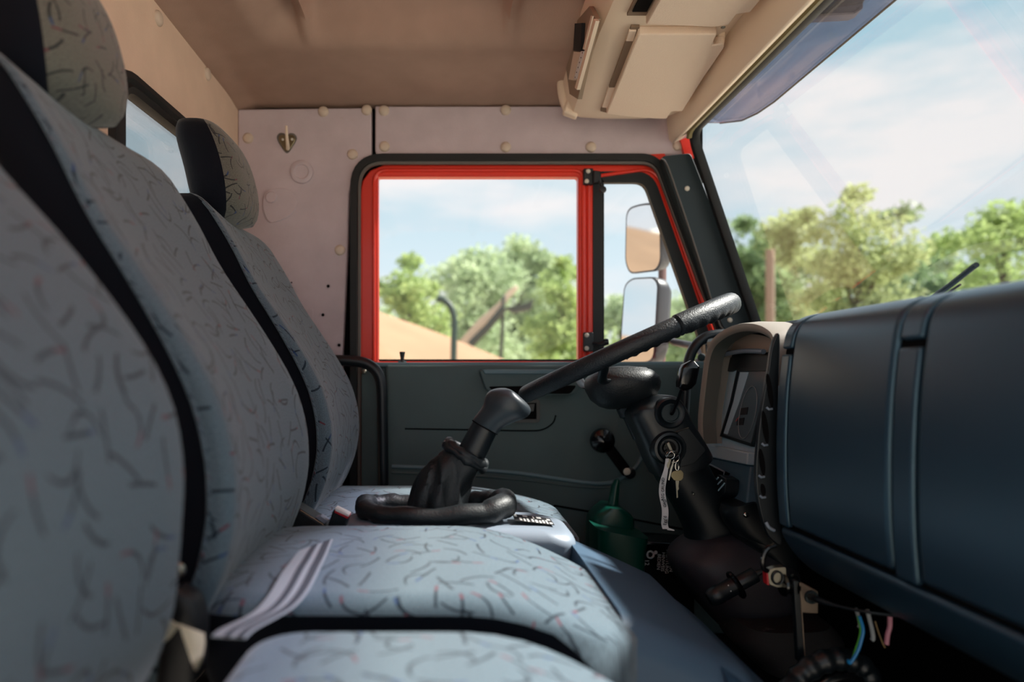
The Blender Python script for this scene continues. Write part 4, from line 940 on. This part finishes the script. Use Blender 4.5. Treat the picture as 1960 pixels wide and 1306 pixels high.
# grab handles
gh = thing('grab_bar', 'bent black tubular grab bar beside the driver seat backrest', 'grab bar', tuple(P(730, 800, 1.88)))
obj('bar', tube(smooth_path([P(x, y, 1.89) for x, y in ((640, 690), (670, 691), (697, 695), (716, 706), (727, 724), (731, 748), (732, 800), (733, 880), (734, 960), (734, 1010))], 7), .0155, 14), M['black'], gh)
gb2 = thing('grab_rail', 'curved black grab handle on the windscreen pillar beside the instrument hood', 'grab handle', tuple(P(1330, 690, 1.84)))
obj('bar', tube(smooth_path([P(x, y, 1.84) for x, y in ((1404, 640), (1376, 640), (1352, 645), (1332, 661), (1320, 685), (1314, 720), (1311, 760), (1308, 810))], 7), .0135, 14), M['black'], gb2)
obj('mount_screw', lathe(P(1342, 684, 1.85), (0, -1, 0), [(.0105, 0), (.0105, .006), (.007, .008), (.001, .008)], 18), M['pillar'], gb2)
obj('mount_plate', prism([P(x, y, 1.86) for x, y in ((1350, 660), (1364, 655), (1372, 760), (1345, 760), (1352, 700))], (0, .02, 0)), M['black'], gb2)

# ================================================================== BELTS
bl = thing('seat_belt', 'grey striped seat belt webbing lying across the middle seat cushion', 'seat belt', (-.2, .85, .51))
BZ = .5165
lft = [(573, 1056), (548, 1092), (520, 1122), (478, 1152), (430, 1183), (405, 1200)]; rgt = [(637, 1034), (622, 1076), (600, 1106), (560, 1140), (500, 1180), (470, 1203)]
bp1 = smooth_path([on_plane(x, y, Vector((0, 0, BZ)), Vector((0, 0, 1))) for x, y in lft], 5); bp2 = smooth_path([on_plane(x, y, Vector((0, 0, BZ)), Vector((0, 0, 1))) for x, y in rgt], 5)
def band(t0, t1, dz, m, nm):
    V, F = [], []
    for i, (a, b) in enumerate(zip(bp1, bp2)):
        w = Vector((0, 0, dz - .012 * sm(.80, .70, a.y) + .003 * sin(i * .35)))
        V += [a.lerp(b, t0) + w, a.lerp(b, t1) + w]
        if i: F.append([2 * i - 2, 2 * i - 1, 2 * i + 1, 2 * i])
    return obj(nm, thick((V, F), (0, 0, .0016)), M[m], bl, ang=60)
band(0, 1, 0, 'webbing', 'webbing')
band(.36, .54, .0008, 'webdark', 'woven_stripe'); band(.72, .93, .0008, 'webdark', 'woven_stripe')
bu = thing('belt_buckle', 'black seat belt buckle with red button between middle and driver seats', 'buckle', tuple(P(650, 1000, 1.19)))
obj('body', prism([P(x, y, 1.165) for x, y in ((638, 976), (668, 990), (652, 1035), (612, 1048))], (0, .028, 0)), M['black'], bu, bevel=.003)
obj('button', prism([P(x, y, 1.16) for x, y in ((641, 975), (669, 989), (665, 994), (640, 982))], (0, .026, 0)), M['redplastic'], bu, bevel=.001)
obj('white_edge', prism([P(x, y, 1.159) for x, y in ((641, 973.5), (668, 986.5), (667, 989.5), (642, 978))], (0, .027, 0)), M['white'], bu)
rbx = thing('recliner_cover', 'black seat adjuster cover with embossed lettering beside the belt buckle', 'seat adjuster', tuple(P(600, 1030, 1.18)))
obj('cover', prism([P(x, y, 1.175) for x, y in ((556, 966), (574, 975), (622, 1005), (640, 1045), (636, 1090), (545, 1120), (535, 1020))], (0, .05, 0)), M['seatshell'], rbx, bevel=.004)
obj('bright_edge', tube([P(575, 977, 1.174), P(619, 1005, 1.174)], .0008, 6), M['steel'], rbx)
obj('clip', prism([P(x, y, 1.178) for x, y in ((603, 991), (614, 988), (628, 998), (620, 1004))], (0, .02, 0)), M['grey'], rbx, bevel=.001)
letters('embossed_lettering', 'MME', .0125, P(566, 1055, 1.1735), (1, 0, 0), (0, 0, 1), M['teal'], rbx)
em = obj('round_emblem', lathe(P(561, 1038, 1.1745), (0, -1, 0), [(.0078, 0), (.0078, .0006), (.001, .0006)], 24), M['teal'], rbx)
for i in range(3):
    obj('emblem_stripe', prism([P(556 + 4 * i, 1044, 1.1735), P(557.5 + 4 * i, 1044, 1.1735), P(561.5 + 3 * i, 1032 + i, 1.1735), P(560 + 3 * i, 1032 + i, 1.1735)], (0, .0004, 0)), M['gap'], em)
rec = thing('seat_recliner', 'rounded black recliner housing in the gap beside the nearest backrest', 'seat adjuster', tuple(P(350, 1180, .69)))
obj('housing', sil(interp([((300, 1150), (352, 1118)), ((292, 1170), (382, 1140)), ((300, 1205), (396, 1178)), ((310, 1250), (396, 1215)), ((300, 1330), (390, 1290))], 4), .70, .018, 26, 3), M['seatshell'], rec, ang=50)
obj('pivot_bolt', button(P(339, 1091, .705), (0, -1, 0), .009), M['steel'], rec)
fp = thing('sun_patch', 'cream sheets standing in for sunlight on black plastic between the two nearest seats', 'webbing', tuple(P(320, 1230, .66)))  # added cream sheets, not webbing, stand in for sun patches on the dark recliner
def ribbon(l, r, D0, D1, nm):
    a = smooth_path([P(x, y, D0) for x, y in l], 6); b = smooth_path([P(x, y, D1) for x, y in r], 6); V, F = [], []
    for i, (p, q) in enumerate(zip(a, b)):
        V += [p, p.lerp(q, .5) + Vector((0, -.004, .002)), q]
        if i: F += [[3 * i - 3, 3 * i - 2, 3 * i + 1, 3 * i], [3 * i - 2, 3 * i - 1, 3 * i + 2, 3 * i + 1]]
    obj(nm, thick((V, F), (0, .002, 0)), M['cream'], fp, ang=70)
ribbon([(285, 1162), (283, 1180), (275, 1205), (262, 1238)], [(345, 1200), (338, 1205), (318, 1228), (290, 1240)], .66, .665, 'lit_sheet')
ribbon([(342, 1196), (352, 1225), (362, 1255), (373, 1284)], [(390, 1214), (391, 1235), (386, 1262), (377, 1284)], .66, .67, 'lit_sheet')
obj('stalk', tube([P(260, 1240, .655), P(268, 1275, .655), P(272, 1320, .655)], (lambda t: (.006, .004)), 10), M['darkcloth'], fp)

# ================================================================== COAT HOOK
hk_ = thing('coat_hook', 'small heart-shaped metal coat hook on the side lining', 'hook', tuple(P(549, 275, 1.99)))
obj('plate', prism(smooth_path([P(x, y, 1.996) for x, y in ((549, 290), (538, 277), (533, 265), (537, 258), (544, 258), (549, 262), (554, 258), (561, 259), (565, 266), (560, 277))], 4, True), (0, .006, 0)), M['brass'], hk_, bevel=.0015)
obj('backing', prism(smooth_path([P(549 + (x - 549) * 1.2, 273 + (y - 273) * 1.2, 1.9985) for x, y in ((549, 290), (538, 277), (533, 265), (537, 258), (544, 258), (549, 262), (554, 258), (561, 259), (565, 266), (560, 277))], 4, True), (0, .004, 0)), M['greylip'], hk_)
obj('prong', tube(smooth_path([P(551, 285, 1.993), P(550.5, 275, 1.97), P(549, 260, 1.955), P(548, 241, 1.95)], 5), lambda t: .0055 - .002 * t, 10), M['beige'], hk_)
for px in (541, 559): obj('screw', button(P(px, 267, 1.995), (0, -1, 0), .004), M['pale'], hk_)

# ================================================================== OVERHEAD CONSOLE
oc = thing('overhead_console', 'beige overhead storage console with two flaps above the windscreen', 'console', (.48, 1.2, 1.5))
def arch_z(y): return .055 * sm(1.90, 1.50, y)
CF = lambda px, py, lift=0: conz(px, py, lift)
def conz(px, py, lift=0):
    lo, hi = .5, 1.95
    for _ in range(40):
        m = (lo + hi) / 2
        p = P(px, py, m)
        if p.z > 1.450 + arch_z(m) - lift: hi = m
        else: lo = m
    return P(px, py, lo)
cprof = [(.315, 1.62), (.312, 1.545), (.322, 1.500), (.338, 1.466), (.362, 1.456), (.42, 1.452), (.52, 1.452), (.60, 1.457), (.632, 1.470), (.640, 1.52), (.640, 1.62)]
def cring(y, s=0):
    r = []
    for x, z in cprof:
        zz = z + (arch_z(y) if z < 1.6 else 0)
        cx = .48
        r.append(Vector((lerp(x, cx, s * .12), y, lerp(zz, 1.60, s))))
    return r
obj('shell', loft([cring(1.915, .55), cring(1.912, .3), cring(1.905, .16), cring(1.89, .05), cring(1.86, .0), cring(1.78), cring(1.70), cring(1.62), cring(1.54), cring(1.4), cring(1.1), cring(.7), cring(.2), cring(-.1)]), M['beige'], oc, ang=40)
def flap(pts, t=.020):
    q = [conz(x, y, .018) for x, y in pts]; q = rounded(q, .004, 2)
    return prism(q, (0, 0, t))
fA = obj('flap', flap(((1222, 66), (1160, 219), (1200, 224), (1257, 228), (1276, 228), (1285, 214), (1306, 214), (1345, 152), (1386, 92), (1386, 84), (1362, 88), (1372, 66))), M['beige2'], oc, bevel=.003)
slm = mat('slot_shade_brown', (128, 106, 86), .8)  # shading inside the finger slots is put into this brown
obj('finger_slot', prism([conz(x, y, .004) for x, y in ((1208, 52), (1224, 52), (1170, 218), (1149, 213))], (0, 0, .006)), slm, oc)
obj('slot_gap', prism([conz(x, y, .007) for x, y in ((1190, 108), (1203, 108), (1198, 122), (1185, 122))], (0, 0, .006)), M['gap'], oc)
obj('slot_gap', prism([conz(x, y, .007) for x, y in ((1174, 146), (1188, 146), (1182, 166), (1167, 165))], (0, 0, .006)), M['gap'], oc)
obj('slot_tab', prism([conz(x, y, .009) for x, y in ((1165, 168), (1180, 168), (1168, 208), (1152, 206))], (0, 0, .006)), M['beige2'], oc, bevel=.001)
obj('slot_tab', prism([conz(x, y, .009) for x, y in ((1204, 60), (1218, 60), (1206, 98), (1192, 98))], (0, 0, .006)), M['beige2'], oc, bevel=.001)
obj('flap_hinge', sil([((1372, 52), (1390, 52)), ((1374, 62), (1388, 64)), ((1372, 78), (1386, 84))], 1.53, .006, 14, 3), M['beige'], oc, bevel=.001)
obj('hinge_pin', button(conz(1384, 52, .012), (0, 0, -1), .005), M['steel'], oc)
fB = obj('flap', prism([Vector((x, y, 1.487)) for x, y in ((.413, 1.436), (.562, 1.447), (.589, 1.438), (.588, 1.395), (.612, 1.388), (.612, 1.0), (.413, 1.0))], (0, 0, .022)), M['beige2'], oc, bevel=.003)
obj('finger_slot', prism([Vector((x, y, 1.503)) for x, y in ((.372, 1.43), (.412, 1.43), (.412, 1.02), (.372, 1.02))], (0, 0, .006)), slm, oc)
obj('slot_gap', prism([Vector((x, y, 1.500)) for x, y in ((.378, 1.41), (.408, 1.41), (.408, 1.36), (.378, 1.36))], (0, 0, .006)), M['gap'], oc)
obj('end_cap', sil(interp([((1070, 130), (1090, 120)), ((1066, 160), (1088, 160)), ((1070, 190), (1092, 195)), ((1080, 216), (1098, 222))], 4), 1.885, .014, 18, 2.5), M['beige'], oc, ang=50)
obj('end_lug', prism([P(x, y, 1.86) for x, y in ((1086, 186), (1108, 190), (1106, 224), (1078, 214))], (0, .03, 0)), M['beige'], oc, bevel=.006)
RP = lambda px, py, x: on_plane(px, py, Vector((x, 0, 0)), Vector((1, 0, 0)))
def RQ(px, py, x): return on_plane(px, py, Vector((x, 0, 0)), Vector((1, 0, 0)))
obj('pocket_shadow', prism([RQ(x, y, .309) for x, y in ((1128, 12), (1140, 36), (1106, 190), (1090, 180), (1082, 120), (1086, 60), (1104, 40))], (.01, 0, 0)), mat('pocket_shade', (150, 130, 110), .8), oc)  # darker beige sheet painted as the shade inside the pocket
obj('pocket_lip', prism([RQ(x, y, .298) for x, y in ((1136, 36), (1140, 40), (1104, 172), (1100, 168))], (.008, 0, 0)), M['beige'], oc)
nb = obj('notebook', prism([RQ(x, y, .300) for x, y in ((1100, 45), (1113, 44), (1111, 98), (1097, 97))], (.008, 0, 0)), M['ink']); tag(nb, 'black notebook tucked in the rear pocket of the overhead console', 'notebook')
b1 = obj('booklet', prism([RQ(x, y, .300) for x, y in ((1098, 99), (1110, 100), (1097, 154), (1088, 152))], (.008, 0, 0)), M['offwhite']); tag(b1, 'pinkish booklet below the black notebook in the console pocket', 'booklet')
b2 = obj('paper_sheet', prism([RQ(x, y, .297) for x, y in ((1131, 30), (1134, 31), (1118, 95), (1115, 94))], (.003, 0, 0)), M['offwhite']); tag(b2, 'thin cream paper sheet beside the black notebook in the console pocket', 'paper')
b3 = obj('spiral_pad', prism([RQ(x, y, .297) for x, y in ((1112, 98), (1118, 98), (1103, 151), (1099, 150))], (.003, 0, 0)), M['white']); tag(b3, 'small white spiral pad between booklet and pocket lip', 'notepad')
for i in range(6):
    t = i / 5
    obj('ring_hole', lathe(RQ(lerp(1115, 1101, t), lerp(101, 148, t), .2968), (-1, 0, 0), [(.0018, 0), (.001, .001)], 8), M['gap'], b3)

# ================================================================== OUTSIDE THE CAB
vi = thing('sun_visor', 'smoked translucent outer sun visor above the windscreen', 'visor', (.78, 1.2, 1.46))
vpx = [(1340, 236), (1378, 236), (1420, 231), (1450, 217), (1482, 195)]
edge = []
for (x, y), d in zip(vpx, (2.0, 1.965, 1.91, 1.84, 1.755)): edge.append(P(x, y, d))
far = edge[-1]
low = [Vector((far.x, y, far.z)) for y in (1.6, 1.2, .8, .3, -.1)]
up = [Vector((.71, y, 1.51)) for y in (-.1, .3, .8, 1.2, 1.6, 1.9, 2.0)]
obj('visor_sheet', prism(edge + low + up, (.004, 0, .004)), M['visor'], vi, smooth=False)
obj('visor_edge', tube(edge[1:] + low, .0022, 8), M['greylip'], vi)
ml = thing('marker_lamp', 'black lamp bracket with cream lower edge above the windscreen visor', 'lamp', (.80, 1.36, 1.48))
LP = lambda px, py, z: on_plane(px, py, Vector((0, 0, z)), Vector((0, 0, 1)))
obj('housing', prism([LP(x, y, 1.50) for x, y in ((1520, 32), (1560, 0), (1600, -60), (1690, -60), (1650, 12), (1632, 34))], (0, 0, .03)), M['black'], ml, bevel=.004)
obj('cream_edge', prism([LP(x, y, 1.496) for x, y in ((1518, 46), (1524, 33), (1634, 27), (1652, 16), (1636, 34), (1624, 40))], (0, 0, .012)), M['offwhite'], ml, bevel=.001)
wi = thing('wiper', 'black windscreen wiper blade resting above the dashboard edge', 'wiper', tuple(on_plane(1815, 545, WB + wn * .03, wn)))
wp = lambda px, py, o=.02: on_plane(px, py, WB + wn * o, wn)
obj('blade', tube([wp(1730, 612), wp(1766, 583), wp(1820, 545), wp(1866, 509), wp(1869, 507)], lambda t: (.0075 if t < .95 else .005, .0045), 10, flat=wn), M['rubber'], wi)
obj('arm', tube([wp(1750, 606, .03), wp(1785, 580, .03), wp(1838, 545, .03)], .002, 8), M['post'], wi)

def mirror_obj(label, outline, D, nrm, case):
    r = thing('wing_mirror', label, 'mirror', tuple(P(*outline[0], D)))
    nrm = Vector(nrm).normalized(); o = P(sum(p[0] for p in outline) / len(outline), sum(p[1] for p in outline) / len(outline), D)
    q = [on_plane(x, y, o, nrm) for x, y in outline]; c = sum(q, Vector()) / len(q)
    q = rounded(q, .035, 5)
    obj('mirror_glass', prism(q, -nrm * .003), M['mirror'], r, smooth=False)
    rings = [[c + (p - c) * s - nrm * d for p in q] for s, d in ((1.0, .0005), (1.025, -.002), (1.05, .0), (1.06, .012), (1.03, .05), (.85, .075), (.4, .082))]
    obj('case', loft(rings, True, False, True), M['mirrorcase'], r, ang=50)
    return r
mirror_obj('upper wide-angle wing mirror outside the quarter window, showing the sand heap', ((1200, 402), (1232, 392), (1262, 394), (1263, 500), (1255, 516), (1206, 522), (1198, 500)), 2.42, (-.95, -.50, -.165), 0)
mirror_obj('tall lower wing mirror outside the quarter window, reflecting sky', ((1196, 548), (1210, 535), (1250, 533), (1258, 545), (1250, 690), (1186, 700)), 2.40, (-.93, -.40, .05), 0)
mb = thing('mirror_bracket', 'brown upright mirror bracket outside the quarter window', 'bracket', tuple(P(1267, 700, 2.5)))
obj('upright', tube([P(1268, 400, 2.53), P(1268, 500, 2.53), P(1266, 700, 2.53), P(1266, 900, 2.53)], (.021, .012), 14), M['post'], mb)
obj('arm', tube([P(1266, 640, 2.53), P(1290, 655, 2.35), P(1335, 664, 2.12), P(1352, 690, 2.05)], .012, 10), M['mirrorcase'], mb)
obj('knob', lathe(P(1286, 644, 2.5), (1, -.3, 0), [(.001, 0), (.012, .002), (.012, .012), (.001, .014)], 14), M['post'], mb)

# ---- ground, sand heap
g = obj('ground', ([Vector((x, y, -1.2)) for x, y in ((-150, -150), (150, -150), (150, 150), (-150, 150))], [[0, 1, 2, 3]]), M['ground'], smooth=False); tag(g, kind='structure')
rs = random.Random(11); V, F = [], []; nx, ny = 110, 60
from mathutils import noise
for i in range(nx + 1):
    for j in range(ny + 1):
        x = lerp(-26, 8, i / nx); y = lerp(3.6, 20, j / ny)
        sx = max(-15, min(-3.2, x)); dx_ = x - sx; dy_ = (y - (10.6 - .03 * (sx + 3))) * 1.35
        h = 2.72 + .35 * sm(-4, -9, sx) - .445 * sqrt(dx_ * dx_ + dy_ * dy_ + .4) + .16 * noise.noise(Vector((x * .5, y * .5, 0)))
        V.append(Vector((x, y, max(h, -1.22))))
for i in range(nx):
    for j in range(ny):
        a = i * (ny + 1) + j; F.append([a, a + ny + 1, a + ny + 2, a + 1])
sh = obj('sand_heap', (V, F), M['sand'], ang=80); tag(sh, 'pale sand heap rising outside the driver door window', 'sand heap')

# ---- trees
def tree(name, label, px, ytop, D, hw, m, n=3600, gap=.30, seed=0, ls=.095):
    hw *= 1.12; n = int(n * 2.6); ls *= D / 20
    R = random.Random(seed * 13 + 5)
    top = P(px, ytop, D); x, y = top.x, top.y; zt = top.z; rx = hw / K * D; z0 = -1.2; H = zt - z0
    root = thing(name, label, 'tree', (x, y, z0))
    V, F = [], []
    blobs = []
    for _ in range(34):
        t = R.uniform(0, 1) ** .8
        a = R.uniform(0, 2 * pi); w = sin(pi * (.17 + .75 * t)) ** .6 * rx
        zz = lerp(zt - .35, z0 + H * .26, t); rr = R.uniform(.15, .95)
        blobs.append((Vector((x + w * rr * cos(a), y + w * rr * sin(a), zz)), rx * R.uniform(.24, .52)))
    blobs.append((Vector((x, y, zt - rx * .25)), rx * .28))
    for _ in range(n):
        c, br_ = R.choice(blobs); d = Vector((R.gauss(0, 1), R.gauss(0, 1), R.gauss(0, 1))).normalized() * br_ * R.uniform(.25, 1.15); d.z *= .75
        p = c + d; s = ls * R.uniform(.6, 1.4); u = Vector((R.gauss(0, 1), R.gauss(0, 1), R.gauss(0, .6))).normalized(); w_ = u.orthogonal().normalized()
        w_ = Matrix.Rotation(R.uniform(0, 6.28), 3, u) @ w_; b = len(V)
        V += [p - u * s, p + w_ * s * .55, p + u * s, p - w_ * s * .55]; F.append([b, b + 1, b + 2, b + 3])
    obj('crown', (V, F), M[m], root, smooth=False)
    br = [tube([Vector((x, y, z0)), Vector((x + .1, y, z0 + H * .4)), Vector((x, y, zt - H * .2))], lambda t: .16 * (1 - .75 * t) + .03, 8)]
    for c, r_ in blobs[:9]:
        br.append(tube([Vector((x, y, lerp(z0 + H * .35, c.z, .4))), (Vector((x, y, c.z)) + c) / 2 - Vector((0, 0, .2)), c], lambda t: .05 * (1 - .7 * t), 6))
    obj('trunk', merge(*br), M['bark'], root)
    return root
T = [('bright green tree nearest the rear edge of the door window', 785, 482, 19, 70, 'leaf_bright', 3000),
     ('pale green broad tree behind the excavator arm', 905, 474, 26, 90, 'leaf_pale', 3600),
     ('pale green tree right of the excavator arm in the door window', 990, 462, 35, 80, 'leaf_pale', 3200),
     ('light green tree close to the bar between door window and quarter window', 1080, 486, 21, 62, 'leaf_bright', 2400),
     ('low pale tree seen past the wing mirrors', 1190, 560, 28, 85, 'leaf_pale', 2600),
     ('low pale tree between the mirrors and windscreen pillar', 1330, 560, 36, 90, 'leaf_pale', 2400),
     ('green tree just right of the windscreen pillar', 1425, 410, 23, 72, 'leaf_dark', 3000),
     ('dark green tree between the pillar and the wooden post', 1462, 440, 29, 85, 'leaf_dark', 3000),
     ('yellow-green tree behind the wooden post', 1520, 398, 24, 80, 'leaf_yellow', 2600),
     ('tallest yellow-green tree in the windscreen', 1640, 348, 18, 95, 'leaf_yellow', 3200),
     ('dark green tree right of the tallest one in the windscreen', 1730, 385, 25, 85, 'leaf_dark', 2600),
     ('green tree directly behind the wiper blade', 1820, 445, 31, 80, 'leaf_dark', 2600),
     ('broad green tree at the right edge of the windscreen view', 1925, 390, 19, 105, 'leaf_bright', 3600),
     ('green tree beyond the right edge of the view', 2060, 400, 26, 110, 'leaf_bright', 2400)]
for i, (lab, px, yt, D, hw, m, n) in enumerate(T):
    tree('tree', lab, px, yt, D, hw, m, n, seed=i + 1)
for i, (lab, px, yt, D, hw, m) in enumerate((('low hedge bush behind the sand heap', 820, 590, 44, 110, 'leaf_pale'), ('low bush below the excavator arm', 1030, 605, 62, 120, 'leaf_bright'),
        ('low bush behind the mirror bracket', 1290, 615, 46, 110, 'leaf_bright'), ('low bush behind the instrument hood', 1480, 575, 56, 120, 'leaf_dark'),
        ('low bush behind the middle of the dashboard', 1660, 550, 40, 110, 'leaf_dark'), ('low bush behind the right end of the dashboard', 1880, 540, 50, 130, 'leaf_dark'))):
    tree('bush', lab, px, yt, D, hw, m, 2000, seed=i + 40)
po = obj('wooden_post', tube([P(1474, 478, 12), P(1474, 720, 12), Vector((P(1474, 720, 12).x, 12, -1.2))], .075, 12), M['timber']); tag(po, 'weathered wooden post outside the windscreen beside the pillar', 'post')
ex = thing('excavator_arm', 'tan excavator arm reaching up behind the sand heap', 'excavator', tuple(P(880, 690, 13)))
obj('boom', prism([P(x, y, 13) for x, y in ((880, 652), (915, 612), (953, 580), (972, 556), (988, 545), (993, 552), (976, 570), (962, 590), (925, 624), (893, 664))], (0, .3, 0)), M['machine'], ex, bevel=.02)
obj('stick', prism([P(x, y, 12.9) for x, y in ((961, 566), (967, 566), (965, 640), (961, 700), (955, 700), (959, 640))], (0, .2, 0)), M['machinedk'], ex, bevel=.02)
obj('bucket_link', prism([P(x, y, 12.9) for x, y in ((968, 588), (1010, 580), (1022, 570), (1018, 592), (985, 598))], (0, .3, 0)), M['machinedk'], ex, bevel=.02)
obj('ram', tube([P(900, 660, 12.8), P(935, 625, 12.8), P(965, 590, 12.8)], .07, 8), M['machinedk'], ex)
pi_ = obj('curved_pipe', tube(smooth_path([P(x, y, 7.5) for x, y in ((868, 700), (869, 650), (870, 615), (864, 590), (850, 575), (836, 572))], 5), .035, 10), M['pipe']); tag(pi_, 'dark curved pipe standing in front of the sand heap', 'pipe')
